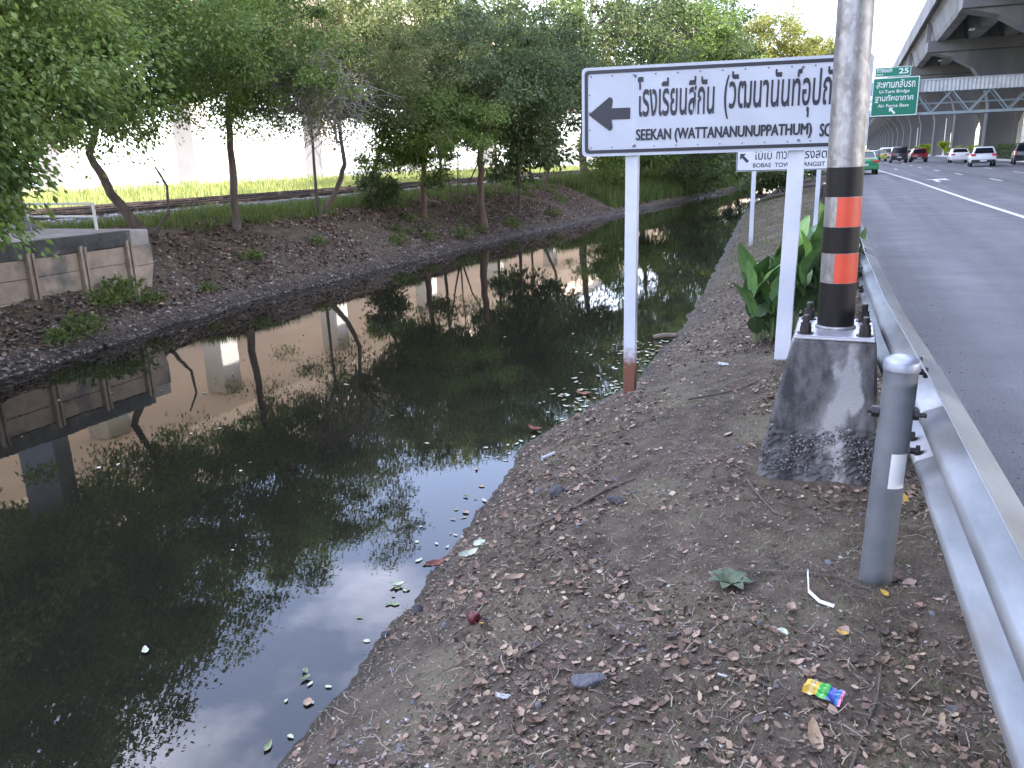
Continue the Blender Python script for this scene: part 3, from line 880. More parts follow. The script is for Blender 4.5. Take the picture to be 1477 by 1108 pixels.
# ------------------------------------------------------------------ cars
M['glass'] = mat('car_glass', (0.012, 0.014, 0.018), rough=0.08)
M['tyre'] = mat('tyre', (0.015, 0.015, 0.016), rough=0.85)
M['rim'] = mat('rim', (0.35, 0.36, 0.38), rough=0.35, metal=0.8)
M['trim'] = mat('dark_trim', (0.02, 0.02, 0.022), rough=0.6)
M['tail'] = mat('tail_light', (0.45, 0.02, 0.02), (0.6, 0.05, 0.04), 5, rough=0.25)
M['plate_white'] = mat('number_plate', (0.6, 0.6, 0.6), rough=0.5)
def paint(name, c): return mat(name, c, rough=0.3, coat=0.5)
def loft_car(secs, hw, taper):
    """secs: side outline (y, z) polygon; extruded over the width with the upper part drawn in"""
    b = MB()
    n_ = len(secs)
    zs = [z for _, z in secs]
    def wid(z): return hw * (1 - taper * max(0.0, (z - 0.75)) ** 1.3)
    vs = []
    for f in (-1, -.86, .86, 1):
        for y, z in secs:
            k = abs(f)
            yy = y * (1.0 if k < .9 else .985)
            zz = z if k < .9 else (z - .03 if z > .7 else z + .02)
            vs.append((f * wid(z), yy, zz))
    fs = [tuple(range(n_))[::-1], tuple(range(3 * n_, 4 * n_))]
    for s in range(3):
        fs += [(s * n_ + i, s * n_ + (i + 1) % n_, (s + 1) * n_ + (i + 1) % n_, (s + 1) * n_ + i) for i in range(n_)]
    return b.add(vs, fs), wid
CARS = {
 # outline from rear bumper forwards (y), z; length runs -L/2 rear .. L/2 front
 'suv': dict(o=[(-2.05, .32), (-2.12, .55), (-2.08, .85), (-1.98, 1.05), (-1.62, 1.50), (-1.2, 1.57), (0.0, 1.56), (.35, 1.48), (1.05, 1.03), (1.9, .9), (2.12, .7), (2.15, .35)], hw=.91, t=.34,
             glass_side=[(-1.55, 1.06), (-1.35, 1.42), (0, 1.47), (.3, 1.4), (.9, 1.03)], rear=[(-2.0, 1.06), (-1.66, 1.47)], wheels=(-1.32, 1.32), wr=.34),
 'sedan': dict(o=[(-2.25, .3), (-2.32, .55), (-2.3, .9), (-2.2, 1.02), (-1.7, 1.06), (-1.05, 1.42), (-.6, 1.47), (.1, 1.46), (1.0, .98), (2.05, .84), (2.25, .6), (2.27, .32)], hw=.88, t=.36,
             glass_side=[(-1.45, 1.04), (-.95, 1.37), (-.5, 1.41), (.05, 1.39), (.85, .99)], rear=[(-1.68, 1.075), (-1.07, 1.405)], wheels=(-1.35, 1.4), wr=.31),
 'van': dict(o=[(-2.1, .34), (-2.17, .6), (-2.15, 1.0), (-2.0, 1.7), (-1.8, 1.83), (.3, 1.82), (.6, 1.74), (1.3, 1.12), (2.0, 1.0), (2.2, .75), (2.22, .38)], hw=.92, t=.16,
             glass_side=[(-1.8, 1.1), (-1.7, 1.62), (.25, 1.68), (.5, 1.62), (1.1, 1.1)], rear=[(-2.12, 1.1), (-2.01, 1.66)], wheels=(-1.38, 1.4), wr=.36),
 'pickup': dict(o=[(-2.6, .5), (-2.64, .75), (-2.62, 1.1), (-2.5, 1.12), (-.75, 1.12), (-.6, 1.66), (-.4, 1.74), (.6, 1.74), (1.2, 1.14), (2.3, 1.04), (2.55, .85), (2.58, .48)], hw=.92, t=.26,
             glass_side=[(-.6, 1.14), (-.5, 1.6), (.5, 1.63), (1.0, 1.14)], rear=[(-.745, 1.16), (-.6, 1.6)], wheels=(-1.55, 1.6), wr=.4),
}
def car(kind, c, loc, rz, label, group='vehicles on the highway', roof=None, detail=True):
    D = CARS[kind]
    root = empty('car' if kind != 'pickup' else 'pickup_truck', loc, rz, label, 'car' if kind != 'pickup' else 'pickup', group)
    pm_ = paint('car_paint', c)
    b, wid = loft_car(D['o'], D['hw'], D['t'])
    b.build('body', pm_, root, bevel=.035, smooth=True, sharp=60)
    hw = D['hw']
    # glass
    ga = D['glass_side']
    for s in (-1, 1):
        vs = [(s * (wid(z) + .012), y, z) for y, z in ga]
        MB().add(vs, [tuple(range(len(vs)))]).build('side_window', M['glass'], root)
    (ya, za), (yb, zb) = D['rear']
    MB().add([(-wid(za) * .84, ya - .03, za), (wid(za) * .84, ya - .03, za), (wid(zb) * .8, yb - .03, zb), (-wid(zb) * .8, yb - .03, zb)], [(0, 1, 2, 3)]).build('rear_window', M['glass'], root)
    # windscreen: last steep stretch of the outline
    o_ = D['o']
    best = max(range(len(o_) - 1), key=lambda i: (o_[i][1] - o_[i + 1][1]) if o_[i][1] > 1.2 else -1)
    (ya, za), (yb, zb) = o_[best], o_[best + 1]
    MB().add([(-wid(za) * .84, ya + .03, za + .0), (wid(za) * .84, ya + .03, za), (wid(zb) * .86, yb + .02, zb + .03), (-wid(zb) * .86, yb + .02, zb + .03)], [(0, 1, 2, 3)]).build('windscreen', M['glass'], root)
    rear = min(y for y, z in o_)
    for s in (-1, 1):
        if kind in ('suv',):
            MB().box(min(s * hw * .62, s * hw * 1.0), max(s * hw * .62, s * hw * 1.0), rear + .0, rear + .3, .84, 1.02).build('tail_light', M['tail'], root, bevel=.03)
        elif kind == 'sedan':
            MB().box(min(s * hw * .55, s * hw * .98), max(s * hw * .55, s * hw * .98), rear - .01, rear + .22, .78, .94).build('tail_light', M['tail'], root, bevel=.03)
        else:
            MB().box(min(s * hw * .82, s * hw * .995), max(s * hw * .82, s * hw * .995), rear - .015, rear + .12, .8, 1.12).build('tail_light', M['tail'], root, bevel=.02)
        MB().box(min(s * hw, s * (hw + .16)), max(s * hw, s * (hw + .16)), .75, .88, 1.0, 1.14).build('mirror', pm_, root, bevel=.03)
    MB().box(-hw * .93, hw * .93, rear - .05, rear + .25, .33, .56).build('bumper', M['trim'] if kind != 'sedan' else pm_, root, bevel=.04)
    MB().box(-.24, .24, rear - .062, rear - .052, .58 if kind != 'suv' else .42, .7 if kind != 'suv' else .53).build('number_plate', M['plate_white'], root)
    for y in D['wheels']:
        for s in (-1, 1):
            r = D['wr']
            w_ = empty('wheel', (0, 0, 0)); w_.parent = root; w_.location = (s * (hw - .1), y, r)
            MB().lathe([(r * .62, -.1), (r * .97, -.1), (r, -.06), (r, .06), (r * .97, .1), (r * .62, .1)], n=22, axis='x').build('tyre', M['tyre'], w_, smooth=True)
            MB().lathe([(r * .63, -.105), (r * .63, .105)], n=12, axis='x').build('rim', M['rim'], w_)
            MB().lathe([(r * 1.12, -.06), (r * 1.12, .0)], (-s * .0, 0, 0), n=18, axis='x').build('wheel_arch', M['trim'], w_)
    if roof:
        rm_ = paint('roof_paint', roof)
        ys_ = [y for y, z in o_ if z > 1.38]
        y0, y1 = min(ys_), max(ys_)
        MB().box(-wid(1.47) * .84, wid(1.47) * .84, y0 + .05, y1 - .05, 1.455, 1.49).build('roof', rm_, root, bevel=.015)
        MB().box(-.3, .3, -.35, -.15, 1.492, 1.62).build('roof_light', M['plate_white'], root, bevel=.03)
        MB().add([(-wid(1.05) * .8, o_[3][0] + .02, 1.045), (wid(1.05) * .8, o_[3][0] + .02, 1.045), (wid(1.06) * .8, o_[4][0] - .05, 1.085), (-wid(1.06) * .8, o_[4][0] - .05, 1.085)], [(0, 1, 2, 3)]).build('boot_lid', rm_, root)
    return root
car('sedan', (0.01, 0.20, 0.075), (0.92, 62.0, 0), rad(2), 'green and yellow taxi driving on the shoulder beside the lamp pole', roof=(0.75, 0.52, 0.06))
car('suv', (0.62, 0.63, 0.66), (10.15, 78.0, 0.01), rad(-4), 'white crossover car with red tail lights, largest white car on the highway')
car('sedan', (0.60, 0.61, 0.64), (10.6, 98.0, 0.01), rad(-2), 'white saloon car just left of the white crossover')
car('pickup', (0.02, 0.022, 0.028), (13.9, 82.0, 0.02), rad(-6), 'black pickup truck at the right edge of the highway')
car('suv', (0.22, 0.015, 0.02), (7.7, 111.0, 0.01), 0, 'dark red hatchback car in the middle lane')
car('van', (0.02, 0.02, 0.024), (5.5, 110.0, 0.01), 0, 'tall black van far along the highway')
car('sedan', (0.62, 0.62, 0.63), (7.1, 124.0, 0.01), 0, 'far white saloon car right behind the black van')
car('sedan', (0.45, 0.46, 0.1), (3.9, 126.0, 0.01), 0, 'far yellow green taxi left of the black van', roof=(0.35, 0.5, 0.12))
car('van', (0.65, 0.65, 0.66), (5.0, 134.0, 0.01), 0, 'far white van between the yellow green taxi and the black van')
car('sedan', (0.03, 0.03, 0.035), (2.9, 122.0, 0.01), 0, 'far black saloon car beside the taxi roof')
car('van', (0.7, 0.7, 0.7), (1.9, 160.0, 0.01), 0, 'farthest white van seen above the green taxi')

# ------------------------------------------------------------------ light posts on the median
wm = mat('white_post_paint', (0.55, 0.55, 0.53), rough=0.5)
for i, (x, y) in enumerate(((15.9, 151), (15.9, 171), (15.8, 192), (15.8, 214), (15.8, 238))):
    t = empty('median_pole', (x, y, .2), 0, 'slim pale pole standing on the median beside the viaduct piers', 'pole', 'slim pale poles on the median')
    MB().tube([(0, 0, 0), (0, 0, 6.5)], [.11, .07], 10).build('shaft', wm, t, smooth=True)
    MB().lathe([(.2, 0), (.2, .12), (.12, .3)], n=12).build('base', wm, t)

# pale buildings beyond the expressway
def building(loc, w_, d_, h, label, floors, cols):
    t = empty('building', loc, 0, label, 'building')
    wl_ = mat('building_wall', (0.5, 0.49, 0.46), (0.58, 0.57, 0.54), .3, .9)
    MB().box(-w_ / 2, w_ / 2, 0, d_, 0, h).build('wall', wl_, t)
    MB().box(-w_ / 2 - .3, w_ / 2 + .3, -.3, d_ + .3, h, h + .5).build('roof', wl_, t)
    wmz = MB().box(-1, 1, -.06, .0, 0, 1.5).mesh('window', M['glass'])
    lz = MB().box(-w_ / 2, w_ / 2, -.5, 0, -.25, 0).mesh('ledge', wl_)
    for f in range(floors):
        z = h * (f + .35) / floors
        o = link('ledge', lz, t); o.location = (0, 0, z - .4)
        for c in range(cols):
            o = link('window', wmz, t); o.location = (-w_ / 2 + w_ * (c + .5) / cols, -.003, z)
    return t
building((58, 190, 0), 34, 14, 13, 'pale four storey building beyond the expressway piers', 4, 9)
building((64, 300, 0), 30, 14, 18, 'pale tall building far behind the lower one right of the piers', 5, 8)
# ------------------------------------------------------------------ foliage
G = {}
G['green'] = ramp_mat('leaf_green', [(0, (0.040, 0.068, 0.018)), (.4, (0.095, 0.150, 0.034)), (.75, (0.165, 0.240, 0.052)), (1, (0.27, 0.33, 0.075))], .45, .4)
G['dark'] = ramp_mat('leaf_dark', [(0, (0.028, 0.044, 0.020)), (.45, (0.068, 0.100, 0.038)), (.8, (0.120, 0.165, 0.055)), (1, (0.22, 0.19, 0.10))], .45, .35)
G['olive'] = ramp_mat('leaf_olive', [(0, (0.045, 0.060, 0.022)), (.45, (0.098, 0.122, 0.040)), (.8, (0.160, 0.185, 0.060)), (1, (0.26, 0.21, 0.11))], .5, .35)
G['yellow'] = ramp_mat('leaf_yellow', [(0, (0.10, 0.12, 0.03)), (.5, (0.19, 0.20, 0.045)), (1, (0.30, 0.27, 0.07))], .5, .35)
G['lime'] = ramp_mat('leaf_lime', [(0, (0.11, 0.17, 0.02)), (.6, (0.24, 0.31, 0.03)), (1, (0.38, 0.40, 0.05))], .5, .35)
G['grass'] = ramp_mat('grass_blades', [(0, (0.050, 0.085, 0.022)), (.5, (0.095, 0.150, 0.036)), (.85, (0.150, 0.190, 0.050)), (1, (0.21, 0.18, 0.085))], .6, .3)
M['bark'] = mat('bark', (0.060, 0.047, 0.040), (0.130, 0.105, 0.088), 7, 0.95, bump=0.8, bscale=30, stretch=(1, 1, .35))
M['red_bark'] = mat('reddish_bark', (0.085, 0.055, 0.044), (0.17, 0.115, 0.09), 7, 0.95, bump=0.8, bscale=30, stretch=(1, 1, .35))
M['twig'] = mat('dry_twig', (0.16, 0.145, 0.125), (0.27, 0.245, 0.21), 5, 0.9)

def unit(a): return a / (np.linalg.norm(a, axis=-1, keepdims=True) + 1e-9)
def leaves(rs, P, axis, L, W, rnd, fold=.12):
    n = len(P)
    a = unit(axis)
    r = unit(np.cross(a, unit(rs.normal(size=(n, 3)))))
    nn_ = np.cross(a, r)
    Lc = (L * (.7 + .6 * rs.rand(n)))[:, None]
    Wc = W * Lc / L
    v = np.stack([P, P + a * Lc * .45 + r * Wc + nn_ * Lc * fold, P + a * Lc, P + a * Lc * .45 - r * Wc + nn_ * Lc * fold], 1).reshape(-1, 3)
    f = np.arange(n * 4).reshape(n, 4)
    return v, f, rnd
def crown_mesh(seed, radii, nclump, per, leaf, m, cr=.3, hang=.35, hollow=.45, flat=1.0, width=.24):
    """boughs > drooping sprays > leaves, so that the crown has clumps, holes and a ragged outline"""
    rs = np.random.RandomState(seed)
    sub = 7
    nb = max(3, nclump // sub)
    d = unit(rs.normal(size=(nb, 3)))
    rr = hollow + (1 - hollow) * rs.rand(nb) ** .55
    lump = .8 + .55 * rs.rand(nb)
    bo = d * (rr * lump)[:, None]
    bo[:, 2] = np.where(bo[:, 2] < 0, bo[:, 2] * flat, bo[:, 2])
    bo = bo * np.array(radii)
    br_ = .23 * float(np.mean(radii)) * (.65 + .7 * rs.rand(nb))
    bi = np.repeat(np.arange(nb), sub)
    o2 = rs.normal(size=(nb * sub, 3)) * np.array([1.15, 1.15, .6])
    cl = bo[bi] + o2 * br_[bi][:, None]
    # sprays at the rim of a bough sag
    cl[:, 2] -= .35 * hang * br_[bi] * np.linalg.norm(o2[:, :2], axis=1)
    k = len(cl)
    cs = cr * .62 * (.55 + .9 * rs.rand(k))
    cnt = (per * nclump / k * (.35 + 1.3 * rs.rand(k))).astype(int)
    ci = np.repeat(np.arange(k), cnt)
    off = rs.normal(size=(len(ci), 3)) * np.array([1, 1, .62])
    P = cl[ci] + off * cs[ci][:, None]
    P[:, 2] -= .3 * hang * cs[ci] * np.linalg.norm(off[:, :2], axis=1)
    out = unit(off) + .5 * unit(o2[ci]) + np.array([0, 0, -hang]) + .45 * rs.normal(size=P.shape)
    base = .5 * rs.rand(nb)[bi] + .5 * rs.rand(k)
    rnd = np.clip(.5 * base[ci] + .3 * rs.rand(len(ci)) + .22 * np.clip(np.linalg.norm(off, axis=1) / 2.2, 0, 1), 0, 1)
    v, f, rnd = leaves(rs, P, out, leaf, leaf * width, rnd)
    return np_mesh('crown', v, f, m, rnd), cl

def tree(name, label, base, cc, radii, m, seed, stems, nclump=150, per=130, leaf=.10, cr=.30, bark='bark', group='trees on the far bank', hang=.35, flat=.7, me=None, cat='tree', limbs=14, hollow=.45, width=.28, lr=.035):
    bx, by = base[:2]
    bz = base[2] if len(base) > 2 else float(far_z(np.array(bx), np.array(by))) - .06
    t = empty(name, (bx, by, bz), 0, label, cat, group)
    if me is None: me = crown_mesh(seed, radii, nclump, per, leaf, m, cr, hang, hollow, flat, width)
    o = link('crown', me[0], t)
    c = Vector(cc) - Vector((bx, by, bz))
    o.location = c
    b = MB()
    rs = random.Random(seed)
    tops = []
    for st in stems:          # list of (dx, dy, dz, r) relative to the base
        pts = [Vector(q[:3]) for q in st]
        r_ = [q[3] * .62 for q in st]
        # resample with a little wander
        P, Rr = [], []
        for i in range(len(pts) - 1):
            for k in range(4):
                u = k / 4
                P.append(pts[i].lerp(pts[i + 1], u) + Vector((rs.uniform(-1, 1), rs.uniform(-1, 1), 0)) * r_[i] * .25 * (i + k > 0))
                Rr.append(r_[i] + (r_[i + 1] - r_[i]) * u)
        P.append(pts[-1]); Rr.append(r_[-1])
        Rr[0] *= 1.35
        b.tube(P, Rr, 10)
        tops.append((P[-1], Rr[-1]))
    tr = b.build('trunk', M[bark], t, smooth=True)
    if limbs:
        b = MB()
        idx = rs.sample(range(len(me[1])), min(limbs, len(me[1])))
        for i in idx:
            e = Vector(me[1][i]) + c
            s, r = min([q for q in tops if q[1] >= .02] or tops, key=lambda q: (q[0] - e).length)
            mid = s.lerp(e, .5) + Vector((rs.uniform(-.2, .2), rs.uniform(-.2, .2), rs.uniform(0, .3)))
            b.tube([s - Vector((0, 0, .1)), s.lerp(mid, .5), mid, e], [min(r, lr * 1.3), lr, lr * .7, lr * .25], 5, cap=False)
        b.build('limb', M[bark], t, smooth=True)
    return t

# --- trees along the far bank, from the left edge of the picture onwards
tree('leafy_tree', 'dense bright green tree overhanging the concrete wall at the left edge', (-10.0, 4.6), (-9.1, 5.9, 3.35), (1.8, 1.7, 1.65), G['green'], 101,
     [[(0, 0, 0, .2), (.3, .3, 1.2, .17), (1.0, 1.0, 2.6, .1)]], 290, 215, .070, .27, hang=.8)
tree('leafy_tree', 'low drooping green tree in front of the wall at the left edge', (-9.4, 3.9), (-7.75, 4.75, 2.3), (.85, .85, 1.1), G['green'], 120,
     [[(0, 0, 0, .12), (.5, .3, 1.2, .09), (1.5, .8, 2.2, .06)]], 120, 170, .072, .24, hang=1.0, flat=1.0)
tree('leafy_tree', 'green tree with a thick trunk leaning left beside the concrete wall', (-11.75, 11.1), (-11.1, 10.2, 3.9), (2.1, 2.0, 1.7), G['green'], 102,
     [[(0, 0, 0, .17), (-.45, -.2, .8, .13), (-.72, -.3, 1.5, .11), (-.4, 0, 2.6, .08)], [(.12, .05, 0, .07), (.42, .2, .45, .045), (.42, .25, .9, .035), (.3, .15, 1.25, .025)]], 300, 205, .070, .27, hang=.7)
tree('leafy_tree', 'green tree with a straight slender trunk, second trunk from the wall', (-11.4, 13.1), (-11.0, 13.4, 4.05), (1.9, 1.9, 2.0), G['green'], 103,
     [[(0, 0, 0, .14), (.05, .02, 1.0, .115), (.1, .05, 2.2, .095), (.3, .1, 3.2, .06)]], 260, 205, .070, .26, hang=.7)
t3 = tree('leafy_tree', 'olive tree with a forked curved trunk and a tangle of bare grey twigs', (-11.9, 16.6), (-11.4, 16.6, 4.1), (2.2, 2.1, 2.0), G['olive'], 104,
     [[(0, 0, 0, .07), (0, .02, .9, .055), (.02, .05, 2.3, .045)], [(.06, 0, 0, .13), (.45, .2, .55, .10), (.68, .3, 1.2, .085), (.6, .3, 2.3, .06)]], 200, 150, .074, .27)
b = MB()
rs_ = random.Random(9)
for i in range(330):
    a = rs_.uniform(0, 6.28); q = rs_.random() ** .5
    p = Vector((2.35 + q * 1.0 * math.cos(a) * .83, -2.9 + q * 1.0 * math.cos(a) * .5 + rs_.uniform(-.35, .35), 2.35 + q * .85 * math.sin(a)))
    d = Vector((rs_.uniform(-1, 1), rs_.uniform(-.8, .5), rs_.uniform(-.6, 1))).normalized()
    P = [p.copy()]
    for k in range(7):
        d = (d + Vector((rs_.uniform(-.5, .5), rs_.uniform(-.5, .5), rs_.uniform(-.55, .4)))).normalized()
        p = p + d * rs_.uniform(.06, .16)
        P.append(p.copy())
    r = rs_.uniform(.004, .009)
    b.tube(P, [r, r, r * .9, r * .8, r * .75, r * .6, r * .5, r * .3], 4, cap=False)
for i in range(4):
    e = Vector((2.35 + rs_.uniform(-.5, .5), -2.9 + rs_.uniform(-.4, .4), 2.3 + rs_.uniform(-.5, .6)))
    s0 = Vector((.55, .25, 1.7 + .15 * i))
    b.tube([s0, s0.lerp(e, .35) + Vector((0, 0, .35)), s0.lerp(e, .7) + Vector((0, 0, .3)), e], [.03, .024, .016, .008], 6, cap=False)
b.build('bare_twigs', M['twig'], t3)
tree('leafy_tree', 'olive tree leaning right behind the low bush in mid bank', (-12.2, 19.4), (-11.6, 19.6, 4.1), (2.2, 2.2, 2.0), G['olive'], 105,
     [[(0, 0, 0, .13), (.15, .1, .8, .09), (.45, .3, 1.7, .07), (.4, .4, 2.6, .05)]], 190, 150, .078, .28)
tree('leafy_tree', 'green tree whose crown hangs almost to the ground over a short brown trunk', (-10.75, 19.9), (-10.55, 19.8, 2.75), (1.35, 1.35, 1.55), G['green'], 106,
     [[(0, 0, 0, .15), (0, 0, .7, .13), (.05, .05, 1.7, .08)]], 160, 150, .078, .24, hang=.9, bark='red_bark')
tree('leafy_tree', 'sparse shrubby tree with several thin spreading stems', (-10.4, 21.3), (-10.3, 21.6, 3.3), (1.3, 1.3, 1.2), G['dark'], 107,
     [[(0, 0, 0, .05), (-.2, -.05, .9, .04), (-.35, -.1, 1.9, .03)], [(.05, 0, 0, .05), (.3, .1, .9, .035), (.75, .3, 1.9, .025)], [(0, 0, 0, .04), (.02, .05, 1.1, .03), (.05, .1, 2.2, .02)]], 80, 120, .09, .27)
tree('leafy_tree', 'dark tree with a straight reddish brown trunk in the middle of the row', (-9.75, 21.6), (-9.4, 21.9, 4.15), (2.0, 2.0, 2.1), G['dark'], 108,
     [[(0, 0, 0, .2), (-.03, 0, 1.0, .165), (0, 0, 2.2, .14), (.2, .1, 3.2, .09)]], 210, 145, .09, .30, bark='red_bark', hang=.8)
tree('leafy_tree', 'dark tree with big drooping leaves on a thin dark stem', (-9.8, 24.6), (-9.6, 24.6, 2.9), (1.3, 1.4, 1.9), G['dark'], 109,
     [[(0, 0, 0, .1), (0, 0, 1.0, .08), (.1, .1, 2.4, .05)]], 100, 90, .17, .32, hang=.9)
tree('leafy_tree', 'dark tree with a small crooked leaning stem near the white sign', (-11.3, 31.0), (-10.6, 30.6, 4.6), (2.8, 2.8, 2.6), G['dark'], 110,
     [[(0, 0, 0, .12), (.15, .05, .5, .1), (.45, .2, 1.3, .08), (.5, .2, 3.0, .06)]], 170, 105, .14, .38)
tree('leafy_tree', 'tall dark tree with branches reaching the top of the picture', (-12.4, 40.0), (-11.8, 40.0, 7.6), (4.3, 4.3, 4.3), G['dark'], 111,
     [[(0, 0, 0, .36), (0, 0, 2.0, .3), (.2, .1, 4.5, .22), (.4, 0, 7, .1)]], 230, 95, .17, .48, limbs=26, lr=.08)
tree('leafy_tree', 'tall green tree with an open crown above the arrow of the sign', (-11.0, 47.0), (-10.2, 47.0, 8.4), (3.6, 3.6, 4.6), G['green'], 112,
     [[(0, 0, 0, .28), (.1, 0, 2.5, .23), (.5, .1, 6, .14), (.6, 0, 9, .06)]], 150, 90, .19, .5, limbs=26, lr=.07)
tree('leafy_tree', 'tall dark green tree above the middle of the white sign', (-10.2, 56.0), (-10.0, 56.0, 8.2), (2.7, 3.2, 5.2), G['dark'], 113,
     [[(0, 0, 0, .3), (.1, 0, 3, .24), (.3, 0, 7, .12)]], 260, 110, .2, .5, limbs=24, lr=.07)
tree('leafy_tree', 'low dark tree overhanging the canal under the sign', (-8.7, 44.0), (-7.6, 44.0, 2.6), (2.0, 3.0, 2.4), G['dark'], 114,
     [[(0, 0, 0, .16), (.3, 0, 1.2, .12), (.6, 0, 2.4, .08)]], 150, 110, .15, .4, hang=.6)
tree('leafy_tree', 'dark tree closing the far end of the canal', (-7.2, 60.5, .1), (-6.3, 60.0, 3.2), (2.5, 3.0, 3.4), G['dark'], 115,
     [[(0, 0, 0, .2), (.2, 0, 1.5, .16), (.4, 0, 3, .1)]], 200, 110, .18, .45, hang=.6)
tree('leafy_tree', 'green tree beyond the low canal bridge', (-5.4, 72.0, .0), (-5.2, 72.0, 4.6), (3.4, 3.0, 3.4), G['green'], 116,
     [[(0, 0, 0, .2), (.1, 0, 2, .16), (.1, 0, 4, .1)]], 150, 110, .2, .5)
tree('leafy_tree', 'sunlit yellow green tree with a broad dome above the white sign', (-12.0, 92.0, .3), (-10.2, 92.0, 10.2), (7.2, 6.0, 4.4), G['yellow'], 117,
     [[(0, 0, 0, .4), (.4, 0, 4, .32), (1.0, 0, 8, .2)]], 480, 110, .27, .7, limbs=20, lr=.1, hollow=.3)
tree('leafy_tree', 'distant pale tree right of the yellow green dome', (-5.6, 125.0, .3), (-5.0, 125.0, 10.0), (5.0, 5.0, 5.4), G['olive'], 118,
     [[(0, 0, 0, .3), (.2, 0, 4, .25), (.4, 0, 8, .15)]], 220, 90, .3, .7)
# a second row behind, along the railway side
for i, (x, y, z, s_, k, lb) in enumerate(((-13.6, 8.2, 4.1, 1.5, 'green', 'leafy tree behind the wall, just right of the left edge'), 
                                          (-12.3, 24.0, 5.0, 2.1, 'olive', 'sunlit topped tree behind the reddish brown trunk'),
                                          (-11.9, 27.6, 5.6, 2.7, 'green', 'tree behind the drooping dark leaves, left of the sign'), (-13.2, 34.5, 6.4, 3.2, 'olive', 'tall tree behind the small crooked stem'))):
    tree('leafy_tree', lb, (x, y), (x + .2, y, z), (s_, s_, s_ * .95), G[k], 130 + i,
         [[(0, 0, 0, .09), (.05, 0, 1.5, .08), (.1, 0, z - 1.2, .06)]], 150, 115, .12, .34)
for i, (x, y, z, s_) in enumerate(((-10.0, 36.0, 1.7, 1.5), (-9.4, 40.0, 1.5, 1.3), (-8.8, 48.5, 1.6, 1.7), (-8.4, 53.0, 1.9, 1.9))):
    tree('bank_shrub', ['rounded shrub on the far bank left of the sign post', 'rounded shrub on the far bank just behind the left sign post', 'rounded shrub at the water right of the left sign post', 'farthest rounded shrub at the bend of the canal'][i],
         (x, y), (x + .2, y, z), (s_, s_, s_ * .8), G['green'], 150 + i, [[(0, 0, 0, .05), (0, 0, .7, .04)]], 70, 110, .13, .32, cat='shrub', group='shrubs on the far bank', limbs=5)
for i, (x, y, z, s_) in enumerate(((-2.6, 38.0, .9, 1.0), (-2.2, 45.0, 1.3, 1.4), (-2.6, 53.0, 2.0, 1.9))):  # dark leaf colour puts the tree shade onto this stretch of bank
    tree('bank_shrub', ['dark shrub on the near bank below the second sign', 'dark shrub on the near bank beyond the second sign', 'largest dark shrub on the near bank before the canal bridge'][i],
         (x, y, -.1), (x, y, z), (s_, s_, s_ * .9), G['dark'], 156 + i, [[(0, 0, 0, .05), (0, 0, .7, .04)]], 70, 110, .14, .34, cat='shrub', group='shrubs on the near bank', limbs=5)
tree('bank_shrub', 'low dark bush in front of the drooping green crown', (-11.4, 18.4), (-11.2, 18.4, 1.0), (.6, .6, .4), G['dark'], 160, [[(0, 0, 0, .03), (0, 0, .4, .025)]], 26, 90, .10, .22, cat='shrub', group='shrubs on the far bank', limbs=3)

# weeds on the far bank and along the wall
def weed_mesh(seed):
    rs = np.random.RandomState(seed)
    n = 210
    a = rs.rand(n) * 6.283; e = .25 + 1.1 * rs.rand(n)
    d = np.column_stack([np.cos(a) * np.cos(e), np.sin(a) * np.cos(e), np.sin(e)])
    P = d * (.05 + .24 * rs.rand(n) ** .7)[:, None] * np.array([1.25, 1.25, .95]) + rs.normal(size=(n, 3)) * .03
    v, f, r_ = leaves(rs, P, d + .8 * rs.normal(size=(n, 3)), .085, .02, rs.rand(n))
    return np_mesh('leaves', v, f, G['grass'], r_), None
wme = [weed_mesh(170 + k) for k in range(5)]
weed_label = 'low green weed tuft growing on the stony far bank'
for i, (x, y) in enumerate(((-9.55, 8.1), (-9.7, 8.5), (-9.1, 7.3), (-9.0, 6.9), (-9.65, 9.0), (-10.3, 12.2), (-10.25, 14.2), (-9.9, 16.9), (-9.8, 18.3), (-9.5, 19.6), (-10.4, 17.7), (-9.4, 23.0), (-9.6, 21.0), (-9.7, 10.3), (-10.6, 18.8), (-9.3, 26.5))):
    t = empty('weed', (x, y, float(far_z(np.array(x), np.array(y)))), i * 1.3, {0: 'largest leafy weed at the foot of the concrete wall', 1: 'leafy weed beside the largest one at the concrete wall', 2: 'leafy weed on the stones nearest the left edge', 3: 'smaller weed touching the one nearest the left edge', 4: 'weed below the end panel of the concrete wall'}.get(i, weed_label), 'weed', 'weeds on the far bank')
    s_ = [1.0, 1.3, 1.1, .7, .8, .8, .7, 1.0, .8, 1.2, .7, 1.0, .8, .6, .8, 1.0][i] * .95
    o = link('leaves', wme[i % 5][0], t); o.location = (0, 0, .0); o.scale = (s_, s_, s_)
    MB().tube([(0, 0, -.06), (.01, 0, .1), (.03, .02, .22)], [.008, .006, .003], 5).build('stem', M['bark'], t)

